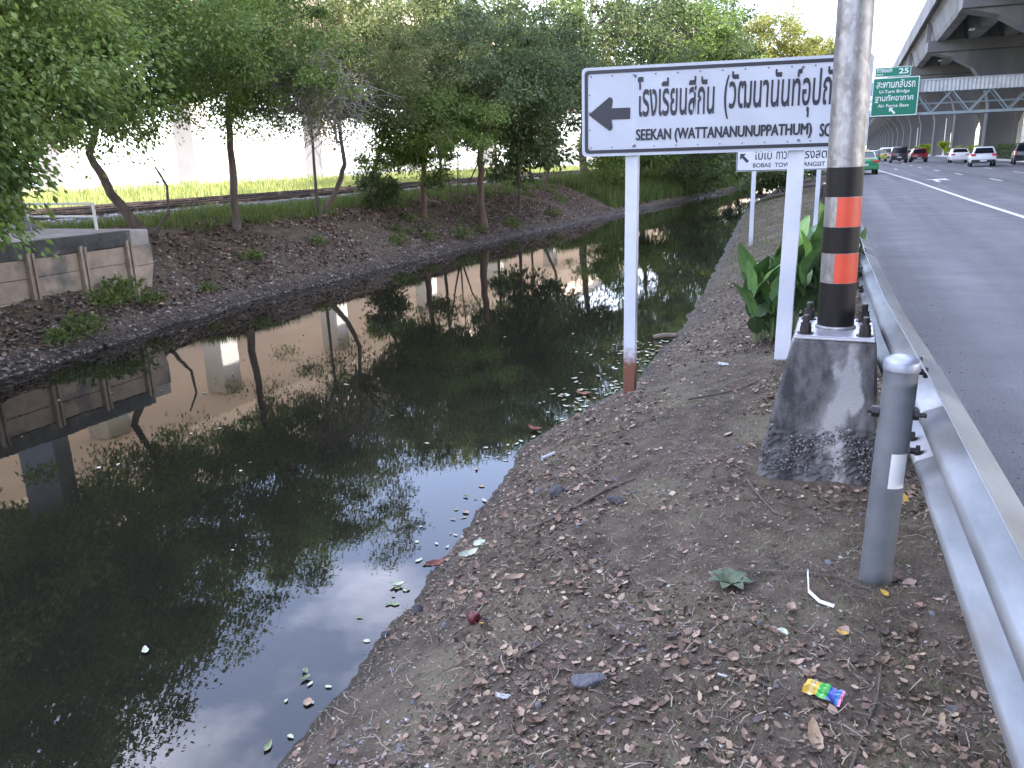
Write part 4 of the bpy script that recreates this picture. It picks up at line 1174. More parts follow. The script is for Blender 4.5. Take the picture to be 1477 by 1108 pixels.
# grass: stuff
def blades(name, xy, z, h, w, seed, m=None, kind='stuff', label=None, lean=.45):
    rs = np.random.RandomState(seed)
    n = len(xy)
    B = np.column_stack([xy, z - .01])
    hh = h * (.5 + rs.rand(n))
    d = rs.normal(size=(n, 2)); d /= np.linalg.norm(d, axis=1, keepdims=True)
    ln = (rs.rand(n) * lean * hh)
    top = B + np.column_stack([d[:, 0] * ln, d[:, 1] * ln, hh])
    s = np.column_stack([-d[:, 1], d[:, 0], np.zeros(n)]) * (w * (.6 + .8 * rs.rand(n)))[:, None]
    v = np.stack([B - s, B + s, top], 1).reshape(-1, 3)
    o = link(name, np_mesh(name, v, np.arange(n * 3).reshape(n, 3), m or G['grass'], rs.rand(n)))
    return tag(o, label, None, None, kind)
rs_ = np.random.RandomState(77)
n_ = 60000
y = 3 + 42 * rs_.rand(n_) ** 1.2
inl = 2.15 + 2.8 * rs_.rand(n_) ** .9
x = far_edge(y) - inl
keep = (vnoise(x * 1.1, y * 1.1, 41) + .22 * (inl - 2.2) > .02) & ~((y < 9.6) & (x < -9.9))
x, y = x[keep], y[keep]
blades('grass', np.column_stack([x, y]), far_z(x, y), .17, .008, 1, label='green grass along the top of the far bank')
n_ = 26000
y = 12 + 26 * rs_.rand(n_); x = far_edge(y) - .9 - 1.6 * rs_.rand(n_)
keep = vnoise(x * 1.3, y * 1.0, 44) > .16
x, y = x[keep], y[keep]
blades('grass', np.column_stack([x, y]), far_z(x, y), .12, .008, 2, label='patchy grass on the slope of the far bank')
n_ = 50000
y = 4 + 70 * rs_.rand(n_) ** 1.2; x = -21.1 - 5.3 * rs_.rand(n_)
blades('grass', np.column_stack([x, y]), np.interp(-x, [21.2, 26], [.45, .9]), .3, .016, 3, ramp_mat('sun_tinted_blades', [(0, (.13, .18, .05)), (.6, (.24, .28, .08)), (1, (.36, .35, .14))], .6, .3), label='sunlit grass strip beyond the railway')  # sunshine is put into these paler, yellower blade colours
n_ = 40000
y = 32 + 40 * rs_.rand(n_); x = far_edge(y) - .3 - 3.2 * rs_.rand(n_)
blades('grass', np.column_stack([x, y]), far_z(x, y), .4, .02, 4, label='tall grass on the far end of the far bank')

# ------------------------------------------------------------------ stones: stuff
def pebbles(name, P, size, seed, stops, label, flat=.6, rough=.9):
    rs = np.random.RandomState(seed)
    n = len(P)
    base = np.array([(1, 0, 0), (0, 1, 0), (-1, 0, 0), (0, -1, 0), (0, 0, 1), (0, 0, -1)], float)
    base = np.vstack([base])
    f0 = np.array([(0, 1, 4), (1, 2, 4), (2, 3, 4), (3, 0, 4), (1, 0, 5), (2, 1, 5), (3, 2, 5), (0, 3, 5)])
    V = base[None] * (.65 + .7 * rs.rand(n, 6, 1)) + .25 * rs.normal(size=(n, 6, 3))
    V *= np.array([1, .8, flat])
    a = rs.rand(n) * 6.283
    c, s = np.cos(a), np.sin(a)
    X = V[..., 0] * c[:, None] - V[..., 1] * s[:, None]
    Yv = V[..., 0] * s[:, None] + V[..., 1] * c[:, None]
    V = np.stack([X, Yv, V[..., 2]], -1) * size[:, None, None] + P[:, None, :]
    F = (f0[None] + (np.arange(n) * 6)[:, None, None]).reshape(-1, 3)
    m = ramp_mat(name + '_stone', stops, rough)
    return tag(link(name, np_mesh(name, V.reshape(-1, 3), F, m, np.repeat(rs.rand(n), 8))), label, None, None, 'stuff')
def pebbles_part(P, size):
    o = pebbles('exposed_aggregate', P, size, 15, [(0, (0.04, 0.038, 0.04)), (.6, (0.10, 0.095, 0.098)), (1, (0.2, 0.19, 0.19))], None, .9)
    o.parent = AGG_ROOT
    return o
aggregate()
greys = [(0, (0.05, 0.044, 0.040)), (.5, (0.125, 0.108, 0.098)), (.9, (0.21, 0.185, 0.165)), (1, (0.36, 0.33, 0.30))]
n_ = 18000
y = 3 + 32 * rs_.rand(n_) ** 1.5; inl = -.05 + 1.55 * rs_.rand(n_) ** 1.5
x = far_edge(y) - inl
pebbles('bank_gravel', np.column_stack([x, y, far_z(x, y) + .005]), .014 + .03 * rs_.rand(n_) ** 2.5, 5, greys, 'loose grey stones along the far water edge')
n_ = 22000
y = 3.5 + 34 * rs_.rand(n_) ** 1.4; inl = .25 + 2.6 * rs_.rand(n_)
x = far_edge(y) - inl
k = (vnoise(x * 1.3, y * 1.1, 91) > -.2) & ~((y < 9.6) & (x < -9.85))
x, y = x[k], y[k]
FARL = (np.column_stack([x, y, far_z(x, y) + .015]))
n_ = 16000
y = 5 + 40 * rs_.rand(n_) ** 1.4; x = -15.2 - 5.8 * rs_.rand(n_)
bz = .42 + .17 * np.clip(np.minimum(x + 21, -15.2 - x) / .8, 0, 1)
pebbles('ballast', np.column_stack([x, y, bz + .05 * rs_.rand(n_)]), .04 + .035 * rs_.rand(n_), 6, [(0, (0.05, 0.05, 0.06)), (.5, (0.12, 0.12, 0.14)), (1, (0.24, 0.24, 0.26))], 'grey ballast stones of the railway bed')
tag(MB().prism([(-15.0, .40), (-15.9, .58), (-20.3, .58), (-21.2, .40)], -40, 200).build('railway_bed', mat('ballast_bed', (.1, .1, .11), (.24, .24, .26), 14, .95, bump=1, bscale=30)), kind='structure')
M['rail'] = mat('rail_steel', (0.035, 0.028, 0.026), (0.075, 0.055, 0.048), 6, .6, metal=.5)
slp = MB().box(-1.0, 1.0, -.12, .12, 0, .08).mesh('sleeper', mat('sleeper', (.2, .19, .18), (.28, .27, .26), 4, .9))
for k, xx in enumerate((-16.9, -19.3)):
    t = empty('railway_track', (xx, 30, .56), 0, ['near railway track of dark rails on the ballast', 'far railway track of dark rails next to the sunlit grass'][k], 'railway track', 'railway tracks')
    for s in (-.5, .5):
        MB().prism([(s - .06, .08), (s + .06, .08), (s + .06, .1), (s + .015, .11), (s + .015, .15), (s + .035, .16), (s + .035, .185), (s - .035, .185), (s - .035, .16), (s - .015, .15), (s - .015, .11), (s - .06, .1)], -65, 160).build('rail', M['rail'], t)
    for q in range(90):
        o = link('sleeper', slp, t); o.location = (0, -28 + q * .65, .0)
# ------------------------------------------------------------------ retaining wall with platform, column and railing
M['wall_panel'] = mat('wall_panel', (0.23, 0.185, 0.145), (0.34, 0.28, 0.225), 4, .95, bump=.4, bscale=30, c3=(.12, .115, .105), scale3=2.5, r3=(.52, .66))
M['wall_dark'] = mat('mossy_coping', (0.030, 0.034, 0.034), (0.085, 0.088, 0.088), 5, .95, bump=.5, bscale=25, c3=(.2, .2, .2), scale3=5, r3=(.6, .72))
rw = empty('retaining_wall', (-10, 7.4, 0), 0, 'weathered concrete retaining wall of panels and posts on the far bank', 'wall')
WX = -10.0
posts_y = [4.92, 5.75, 6.58, 7.41, 8.22, 9.03]
for y in posts_y:
    rel(MB().prism([(WX - .06, -.35), (WX + .09, -.35), (WX + .09, .60), (WX - .06, .60)], y - .055, y - .02).prism([(WX - .06, -.35), (WX + .06, -.35), (WX + .06, .62), (WX - .06, .62)], y - .02, y + .02).prism([(WX - .06, -.35), (WX + .09, -.35), (WX + .09, .6), (WX - .06, .6)], y + .02, y + .055).build('post', M['wall_panel']), rw)
for ya, yb in zip(posts_y[:-1], posts_y[1:]):
    for k, (z0, z1) in enumerate(((-.35, -.003), (.003, .277), (.283, .53))):
        rel(MB().box(WX - .03, WX + .02 + .004 * k, ya + .058, yb - .058, z0, z1).build('panel', M['wall_panel'], bevel=.006), rw)
for z0, z1 in ((-.3, .21), (.216, .52)):
    rel(MB().prism([(9.09, z0), (9.5 if z0 > 0 else 9.36, z0), (9.5, z1), (9.09, z1)], WX - .03, WX + .02, 'x').build('panel', M['wall_panel'], bevel=.006), rw)
rel(MB().box(WX - .1, WX + .045, 4.3, 9.12, .535, .76).build('coping', M['wall_dark'], bevel=.012), rw)
tag(MB().box(-14.0, WX - .105, 4.0, 9.6, .2, .74).build('platform', mat('platform_concrete', (.22, .2, .19), (.33, .31, .29), 3, .9), bevel=.02), 'flat concrete platform behind the retaining wall', 'platform')
gc = empty('steel_column', (-12.75, 9.1, .74), rad(28), 'square grey steel column rising behind the wall into the leaves', 'column')
colm = mat('grey_column', (.15, .16, .19), (.20, .21, .235), 1.5, .6)
MB().box(-.3, .3, -.3, .3, .12, 7.6).build('shaft', colm, gc, bevel=.02)
MB().box(-.45, .45, -.45, .45, 0, .12).build('base', colm, gc, bevel=.02)
rl = empty('railing', (-11.0, 9.4, .74), 0, 'thin white pipe railing on the concrete platform', 'railing')
for x, y in ((-10.9, 9.35), (-12.4, 9.35)):
    rel(MB().tube([(x, y, .74), (x, y, 1.16)], .025, 10).build('post', wm), rl)
for z in (1.15, .95):
    rel(MB().tube([(-12.4, 9.35, z), (-10.9, 9.35, z)], .018, 8).build('rail', wm), rl)

# low bridge closing the canal
br = empty('canal_bridge', (-5, 66, 0), 0, 'low dark bridge with railings across the far end of the canal', 'bridge')
dkm = mat('dark_bridge', (.05, .05, .05), (.09, .09, .085), 2, .9)
rel(MB().box(-9, -1.5, 65.4, 67.4, .25, .6).build('deck', dkm), br)
for y in (65.5, 67.3):
    for z in (.95, 1.4):
        rel(MB().bar((-9, y, z), (-1.5, y, z), .07).build('rail', dkm), br)
    for k in range(9):
        rel(MB().bar((-8.8 + k * .9, y, .6), (-8.8 + k * .9, y, 1.4), .06).build('baluster', dkm), br)
for x in (-6.2, -4.6):
    rel(MB().box(x - .15, x + .15, 65.8, 67.0, -1.5, .25).build('pile', dkm), br)

# ------------------------------------------------------------------ hedge and bushes on the median
rs_ = np.random.RandomState(55)
hd = empty('hedge', (16.3, 60, .2), 0, 'long dark clipped hedge on the median below the viaduct', 'hedge')
n_ = 26000
P = np.column_stack([-.7 + 1.4 * rs_.rand(n_), -14 + 66 * rs_.rand(n_), 1.55 * rs_.rand(n_) ** .7])
P[:, 0] += .15 * vnoise(P[:, 1] * 1.5, P[:, 2] * 2, 3)
v, f, rn = leaves(rs_, P, rs_.normal(size=(n_, 3)) + np.array([-.4, -.2, .4]), .15, .05, rs_.rand(n_))
link('foliage', np_mesh('foliage', v, f, G['dark'], rn), hd)
MB().box(-.45, .45, -14, 52, 0, 1.2).build('stems', mat('hedge_inner_shade', (.012, .016, .01), (.03, .035, .02), 9, 1), hd)  # near-black solid core painted as the shade inside the hedge, not stems
lme = [crown_mesh(190 + k, (1.1, 1.1, .85), 60, 70, .16, G['lime'], .26, -.3, .3) for k in range(2)]
for i, (x, y, s_) in enumerate(((15.9, 131, .75), (15.95, 139, .9), (15.9, 163, 1.2), (15.9, 187, 1.2), (15.9, 205, 1.1), (15.9, 226, 1.1), (15.9, 250, 1.2), (15.9, 280, 1.2))):
    t = empty('median_bush', (x, y, .2), i, ['small yellow green bush beside the dark hedge end', 'yellow green bush just left of the nearest pier', 'widest yellow green bush left of the white saloon car', 'yellow green bush right of the dark red car', 'yellow green bush behind the dark red car', 'yellow green bush left of the dark red car', 'small far yellow green bush right of the black van', 'farthest yellow green bush behind the black van'][i], 'bush', 'yellow green bushes on the median')
    o = link('foliage', lme[i % 2][0], t); o.location = (0, 0, 1.0 * s_); o.scale = (s_,) * 3
    MB().tube([(0, 0, 0), (0, 0, .5 * s_), (.1, 0, 1.1 * s_)], [.06, .05, .03], 6).build('trunk', M['bark'], t)

# ------------------------------------------------------------------ canna plants beside the right sign post
M['canna'] = mat('canna_leaf', (.070, .15, .045), (.115, .215, .065), 5, .42, stretch=(6, 1, 1), c3=(.14, .24, .05), scale3=1.5, r3=(.5, .7))
M['canna_light'] = mat('canna_top_leaf', (.11, .23, .04), (.17, .30, .06), 5, .42, stretch=(6, 1, 1))
M['canna_dark'] = mat('canna_low_leaf', (.026, .062, .026), (.05, .095, .034), 5, .42, stretch=(6, 1, 1))
M['stalk'] = mat('canna_stalk', (.06, .10, .03), (.10, .13, .05), 5, .6)
def leaf_grid(L, W, curl, fold, nL=12, nW=4, tipw=.55):
    vs, fs = [], []
    for i in range(nL + 1):
        t = i / nL
        w = W * (math.sin(math.pi * min(1, t ** .75 * 1.0)) ** .8 if 0 < t < 1 else 0.02)
        yy = L * (t - .12 * curl * t * t)
        zz = -curl * L * .5 * t * t
        for j in range(nW + 1):
            s = j / nW * 2 - 1
            vs.append((s * w, yy, zz + abs(s) * w * fold + .012 * L * math.sin(t * 17 + s * 2) * abs(s)))
    for i in range(nL):
        for j in range(nW):
            a = i * (nW + 1) + j
            fs.append((a, a + 1, a + nW + 2, a + nW + 1))
    return MB().add(vs, fs)
cl = [leaf_grid(.50, .105, .3, .3), leaf_grid(.44, .095, .12, .4), leaf_grid(.52, .115, .5, .2), leaf_grid(.42, .07, .1, .7)]
clm = [[c.mesh('leaf', M[k], smooth=True) for c in cl] for k in ('canna', 'canna_light', 'canna_dark')]
def canna(x, y, n_st, hmax, seed, label, spread=.16):
    rs = random.Random(seed)
    z0 = float(near_z(np.array(x), np.array(y))) - .03
    t = empty('canna_plant', (x, y, z0), 0, label, 'plant', 'canna plants behind the lamp pole')
    for s in range(n_st):
        bx_, by_ = rs.uniform(-spread, spread), rs.uniform(-spread, spread)
        h = hmax * rs.uniform(.55, .85)
        lx, ly = bx_ * .9, by_ * .9
        MB().tube([(bx_, by_, 0), (bx_ + lx * .4, by_ + ly * .4, h * .5), (bx_ + lx, by_ + ly, h)], [.016, .013, .008], 7).build('stalk', M['stalk'], t, smooth=True)
        for k in range(6):
            f = .22 + .78 * k / 5
            a = rs.uniform(0, 6.28)
            up = rs.uniform(35, 66) + 22 * f
            mi = 1 if (f > .9 and rs.random() < .5) else (2 if f < .45 else 0)  # lower leaves darker, some of the topmost lighter
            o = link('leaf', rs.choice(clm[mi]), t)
            o.location = (bx_ + lx * f * .9, by_ + ly * f * .9, h * f * .92)
            o.rotation_euler = (rad(min(86, up)), 0, a)
            q = rs.uniform(.7, 1.05)
            o.scale = (q, q, q)
    return t
canna(-.30, 7.75, 8, 1.15, 3, 'tallest broad leaved canna plant between the white post and the lamp pole')
canna(-.56, 7.55, 6, .74, 8, 'lower canna plant spreading left of the white post', .15)
canna(-.12, 8.3, 5, .95, 12, 'canna plant directly behind the banded lamp pole')

# ------------------------------------------------------------------ litter on the near bank
rs_ = np.random.RandomState(12)
def verge_points(n, y0=1.05, y1=13.0, inside=.02, p=1.0, seed=0):
    rs = np.random.RandomState(seed)
    y = y0 * (y1 / y0) ** (rs.rand(n) ** p)
    xl, xr = near_edge(y) + inside, rail_x(y) + .12
    x = xl + (xr - xl) * rs.rand(n)
    # keep clear of the block and the posts
    k = ~((np.abs(x + .03) < .36) & (y > 3.98) & (y < 5.2))
    return x[k], y[k]
x, y = verge_points(26000, seed=1)
pebbles('gravel', np.column_stack([x, y, near_z(x, y) + .002]), (.0025 + .008 * rs_.rand(len(x)) ** 3) * np.clip(.7 + y * .12, .7, 2), 8,
        [(0, (0.05, 0.043, 0.036)), (.5, (0.125, 0.108, 0.090)), (.92, (0.2, 0.178, 0.155)), (1, (0.36, 0.34, 0.31))], 'small gravel scattered over the verge')
yg = 1.5 * (20 / 1.5) ** rs_.rand(1600); xg = rail_x(yg) + .25 + .5 * rs_.rand(1600) ** 2.5
pebbles('road_grit', np.column_stack([xg, yg, np.full(1600, .004)]), .003 + .005 * rs_.rand(1600) ** 2, 19, [(0, (0.05, 0.045, 0.04)), (.6, (0.13, 0.115, 0.1)), (1, (0.25, 0.23, 0.2))], 'grit swept against the guardrail on the road')
x, y = verge_points(2600, .95, 2.6, seed=21)
k = vnoise(x * 1.6, y * 1.6, 66) > .0
x, y = x[k], y[k]
pebbles('gravel', np.column_stack([x, y, near_z(x, y) + .003]), .005 + .009 * rs_.rand(len(x)) ** 2, 9, [(0, (0.09, 0.085, 0.09)), (.6, (0.19, 0.185, 0.19)), (1, (0.4, 0.39, 0.4))], 'paler gravel patch on the nearest ground')
# leaf crumbs
x, y = verge_points(36000, seed=2)
dens = vnoise(x * 1.2, y * 1.2, 61) + .25 + .35 * vnoise(x * 4, y * 4, 62)
k = dens > .12 * rs_.rand(len(x)) + .06
x, y = x[k], y[k]
n_ = len(x)
P = np.column_stack([x, y, near_z(x, y) + .004 + .008 * rs_.rand(n_)])
ax = rs_.normal(size=(n_, 3)) * np.array([1, 1, .28])
L_ = .018 + .024 * rs_.rand()
crumb = ramp_mat('leaf_crumbs', [(0, (0.032, 0.024, 0.018)), (.4, (0.080, 0.055, 0.040)), (.72, (0.155, 0.106, 0.076)), (.92, (0.26, 0.185, 0.135)), (1, (0.38, 0.30, 0.21))], .85)
# flat-lying leaves: normals close to vertical
def flat_leaves(rs, P, L, W, tilt=.35):
    n = len(P)
    a = rs.rand(n) * 6.283
    ax = np.column_stack([np.cos(a), np.sin(a), tilt * rs.normal(size=n)])
    ax = unit(ax)
    up = unit(np.column_stack([tilt * rs.normal(size=n), tilt * rs.normal(size=n), np.ones(n)]))
    r = unit(np.cross(ax, up)); u = np.cross(r, ax)
    L = L[:, None]; W = W[:, None]
    cup = (.25 * rs.rand(n))[:, None] * L
    j = lambda: (.8 + .4 * rs.rand(n))[:, None]
    v = np.stack([P - ax * L * .5 + u * cup * .4, P - ax * L * .2 * j() + r * W * j() + u * cup * .35, P + ax * L * .2 * j() + r * W * .8 * j() + u * cup * .6, P + ax * L * .5 + u * cup,
                  P + ax * L * .16 * j() - r * W * .85 * j() + u * cup * .6, P - ax * L * .22 * j() - r * W * j() + u * cup * .35], 1).reshape(-1, 3)
    return v, np.arange(n * 6).reshape(n, 6)
Lz = (.007 + .036 * rs_.rand(n_) ** 2.6) * np.clip(.8 + y * .06, .8, 1.3)
v, f = flat_leaves(rs_, P, Lz, Lz * (.2 + .2 * rs_.rand(n_)))
tag(link('leaf_litter', np_mesh('leaf_litter', v, f, crumb, rs_.rand(n_))), 'brown leaf crumbs covering the verge', None, None, 'stuff')
# straw and twig bits
x, y = verge_points(7000, seed=3)
n_ = len(x)
a = rs_.rand(n_) * 6.283
ln = .02 + .07 * rs_.rand(n_) ** 2
d = np.column_stack([np.cos(a), np.sin(a), .2 * rs_.normal(size=n_)]) * ln[:, None]
s = np.column_stack([-np.sin(a), np.cos(a), np.zeros(n_)]) * (.0009 + .0012 * rs_.rand(n_))[:, None]
P = np.column_stack([x, y, near_z(x, y) + .01])
mid = P + d * .5 + rs_.normal(size=(n_, 3)) * ln[:, None] * .08
v = np.stack([P - s, P + s, mid + s, mid - s, P + d + s * .4, P + d - s * .4], 1).reshape(-1, 3)
q = np.arange(n_)[:, None] * 6
f = np.vstack([q + np.array([0, 1, 2, 3]), q + np.array([3, 2, 4, 5])])
tag(link('straw', np_mesh('straw', v, f, ramp_mat('straw', [(0, (.05, .04, .035)), (.5, (.13, .105, .085)), (1, (.3, .25, .19))], .9), np.tile(rs_.rand(n_), 2))), 'straw and fine twigs strewn on the verge', None, None, 'stuff')
# short grass on the verge
x, y = verge_points(30000, 1.2, 14, .25, seed=4)
gm = vnoise(x * 1.5, y * 1.3, 71) + .5 * vnoise(x * 6, y * 6, 72)
k = gm > .04
x, y = x[k], y[k]
vg = ramp_mat('verge_grass', [(0, (.05, .075, .022)), (.5, (.10, .13, .04)), (.8, (.17, .165, .075)), (1, (.25, .22, .13))], .8, .2)
blades('verge_grass', np.column_stack([x, y]), near_z(x, y), .026, .0022, 5, vg, label='short sparse grass in patches on the verge', lean=1.4)
x, y = verge_points(9000, 12, 40, .1, seed=6)
blades('verge_grass', np.column_stack([x, y]), near_z(x, y), .07, .006, 6, vg, label='rough grass farther along the verge', lean=1.0)

n_ = len(FARL)
Lz = .03 + .06 * rs_.rand(n_)
v, f = flat_leaves(rs_, FARL, Lz, Lz * (.22 + .2 * rs_.rand(n_)), .5)
tag(link('leaf_litter', np_mesh('leaf_litter', v, f, crumb, rs_.rand(n_))), 'brown fallen leaves covering the far bank', None, None, 'stuff')
# individual fallen leaves
def dead_leaf(L, W, curl, roll, seed):
    rs = random.Random(seed)
    vs, fs = [], []
    nL, nW = 7, 4
    for i in range(nL + 1):
        t = i / nL
        w = W * (math.sin(math.pi * t ** .85) ** .75 if 0 < i < nL else .05) * rs.uniform(.88, 1.1)
        for j in range(nW + 1):
            s = j / nW * 2 - 1
            vs.append((s * w * (1 - .25 * roll * s * s), L * (t - .5), curl * L * (t - .5) ** 2 * 1.4 + roll * w * s * s + rs.uniform(-1, 1) * .03 * L))
    for i in range(nL):
        for j in range(nW):
            a = i * (nW + 1) + j
            fs.append((a, a + 1, a + nW + 2, a + nW + 1))
    return MB().add(vs, fs)
shapes = [(.075, .019, .3, .3), (.09, .024, .6, .5), (.06, .021, .2, .8), (.08, .017, .9, .2), (.055, .017, .5, .6), (.07, .026, .1, .2)]
cols = {'brown': ((.125, .078, .052), (.19, .124, .086)), 'pink': ((.23, .155, .12), (.32, .225, .175)), 'dark': ((.050, .038, .035), (.085, .063, .055)),
        'tan': ((.24, .17, .11), (.32, .24, .16)), 'red': ((.13, .045, .035), (.19, .075, .055)), 'green': ((.13, .17, .085), (.2, .24, .13)), 'yellow': ((.34, .20, .03), (.43, .28, .05)), 'pale': ((.33, .36, .27), (.43, .46, .36))}
lmat = {k: mat('dry_leaf_' + k, a, b_, 30, .8, bump=.3, bscale=90) for k, (a, b_) in cols.items()}
lmesh = {k: [dead_leaf(*s, i * 7 + 1).mesh('fallen_leaf', lmat[k], smooth=True) for i, s in enumerate(shapes)] for k in cols}
leaf_labels = {'brown': 'mid brown dry leaf lying on the verge', 'pink': 'pinkish dry leaf lying on the verge', 'dark': 'dark brown dry leaf lying on the verge', 'tan': 'pale tan dry leaf lying on the verge'}
x, y = verge_points(520, 1.35, 9.5, .12, .8, seed=31)
rr = random.Random(5)
cnt = 0
for px, py in zip(x, y):
    if cnt >= 290: break
    if vnoise(px * 1.1, py * 1.1, 61) < -.22: continue
    k = rr.choices(['brown', 'pink', 'dark', 'tan'], [5, 3, 3, 1])[0]
    o = link('fallen_leaf', rr.choice(lmesh[k]))
    q = rr.uniform(.5, 1.0) * (.85 if py < 2.6 else 1.05)
    o.location = (px, py, float(near_z(np.array(px), np.array(py))) + .008)
    o.rotation_euler = (rr.uniform(-.35, .35), rr.uniform(-.35, .35), rr.uniform(0, 6.28)); o.scale = (q, q, q)
    tag(o, leaf_labels[k], 'leaf', 'dry leaves on the verge: ' + k)
    cnt += 1
def ground_at(px, py, dz=0.0): return (px, py, float(near_z(np.array(px), np.array(py))) + dz)

# the leaves and scraps one can single out
def one_leaf(k, shape, x, y, rz, sc_, label, water=False, tilt=(.1, .1), name='fallen_leaf'):
    o = link(name, lmesh[k][shape])
    o.location = (x, y, WATER + .006) if water else ground_at(x, y, .014)
    o.rotation_euler = (tilt[0], tilt[1], rz); o.scale = (sc_,) * 3
    return tag(o, label, 'leaf')
one_leaf('yellow', 5, -1.258, 2.633, 2.6, .75, 'bright yellow leaf standing beside the dark red fruit', tilt=(.5, .2))
one_leaf('pale', 1, -1.74, 3.50, -.7, 1.35, 'pale green leaf at the waterline, lower of the pair')
one_leaf('pale', 5, -1.735, 3.63, -.55, 1.15, 'pale green leaf at the waterline, upper of the pair')
one_leaf('red', 1, -1.98, 3.57, -.9, 1.35, 'curled red brown leaf at the water edge beside the pale green pair')
one_leaf('tan', 1, -1.271, 3.034, -1.1, .95, 'curled orange tan leaf on the slope above the yellow leaf')
one_leaf('tan', 2, -1.067, 2.194, -1.3, .95, 'rolled tan leaf near the long grey stone')
one_leaf('tan', 1, .03, 2.06, .4, 1.05, 'large olive tan leaf at the bottom of the picture', tilt=(.6, .1))
one_leaf('yellow', 5, .357, 3.865, .2, .9, 'yellow leaf lying behind the guardrail post', tilt=(.5, .4))
one_leaf('yellow', 5, .242, 2.94, .8, .55, 'small yellow leaf right of the guardrail post foot', tilt=(.3, 0))
one_leaf('yellow', 0, .10, 2.62, 1.5, .6, 'narrow yellow leaf half under a twig by the guardrail')
one_leaf('pink', 3, -.561, 2.689, 1.2, 1.05, 'long pinkish leaf in the middle of the near ground')
one_leaf('pale', 2, -.091, 2.549, 1.0, .75, 'pale green torn leaf above the coloured wrapper')
one_leaf('tan', 0, -1.03, 2.371, .3, .8, 'flat tan leaf beside the grey stone and dry twig')
o = one_leaf('tan', 1, .66, 4.0, .9, .9, 'single tan leaf lying on the asphalt behind the guardrail'); o.location = (.78, 3.98, .022)
# dark leaf rosette
ro = empty('seedling', ground_at(-.308, 2.913, .0), 0, 'small rosette of dull green leaves growing on the verge', 'plant')
dgm = mat('dull_leaf', (.05, .075, .04), (.085, .11, .06), 12, .7)
dl = dead_leaf(.095, .03, -.5, .3, 91).mesh('leaf', dgm, smooth=True)
for k in range(7):
    a = k * .9
    o = link('leaf', dl, ro); o.location = (math.cos(a) * .04, math.sin(a) * .04, .03); o.rotation_euler = (.35, 0, a - 1.57)
# fruit
fm = mat('fruit_skin', (.06, .006, .01), (.10, .012, .016), 8, .4)
fr = tag(MB().lathe([(.002, .049), (.007, .054), (.014, .055), (.021, .051), (.0265, .042), (.029, .030), (.0275, .019), (.022, .009), (.014, .003), (.005, .001)], n=18).build('fruit', fm, smooth=True), 'small dark red fruit on the slope beside the yellow leaf', 'fruit')
fr.location = ground_at(-1.327, 2.689, -.006)
# stones
def stone(seed, sx, sy, sz):
    bm = bmesh.new()
    bmesh.ops.create_icosphere(bm, subdivisions=3, radius=1)
    rs = random.Random(seed)
    pl = [(Vector((rs.uniform(-1, 1), rs.uniform(-1, 1), rs.uniform(-1, 1))).normalized(), rs.uniform(.62, .85)) for _ in range(9)]
    for v in bm.verts:
        for n_, d in pl:
            e = v.co.dot(n_) - d
            if e > 0: v.co -= n_ * e * .9
        v.co *= 1 + .05 * float(vnoise(v.co.x * 5 + seed, v.co.y * 5 + v.co.z * 4, seed))
        v.co = Vector((v.co.x * sx, v.co.y * sy, v.co.z * sz))
    me = bpy.data.meshes.new('stone')
    bm.to_mesh(me); bm.free()
    return me
M['stone'] = mat('grey_stone', (.075, .075, .085), (.135, .135, .15), 14, .9, bump=.7, bscale=70)
M['stone_dark'] = mat('dark_stone', (.035, .034, .037), (.075, .07, .075), 14, .9, bump=.7, bscale=70)
for x, y, sz, rz, mk, lb in ((-.672, 2.209, (.068, .032, .026), .6, 'stone', 'long flat blue grey stone on the near ground'), (-1.43, 4.08, (.06, .055, .045), .2, 'stone_dark', 'dark angular stone at the foot of the dry stick'),
                             (-.98, 3.77, (.07, .03, .022), .1, 'stone_dark', 'flat dark stone right of the dry stick'), (-1.885, 2.85, (.022, .02, .02), 1, 'stone_dark', 'small black stone at the waterline'),
                             (-1.775, 2.99, (.03, .026, .034), .4, 'stone_dark', 'small upright brown stone at the waterline'), (-1.62, 4.25, (.04, .025, .02), 2, 'stone', 'grey stone on the slope left of the dark angular stone')):
    o = link('stone', stone(int(x * -1000) + 3, *sz), None, M[mk])
    o.location = ground_at(x, y, sz[2] * .35); o.rotation_euler = (0, .1, rz)
    tag(o, lb, 'stone')
rk = random.Random(8)
stm = [stone(300 + k, .02, .015, .011) for k in range(5)]
for k in stm: k.materials.append(M['stone'])
x, y = verge_points(90, 1.4, 6, .1, seed=44)
for px, py in list(zip(x, y))[:60]:
    o = link('pebble', rk.choice(stm)); q = rk.uniform(.5, 1.1)
    o.location = ground_at(px, py, .003); o.rotation_euler = (0, 0, rk.uniform(0, 6)); o.scale = (q, q, q)
    tag(o, 'small grey pebble lying among the leaves of the verge', 'pebble', 'pebbles on the verge')
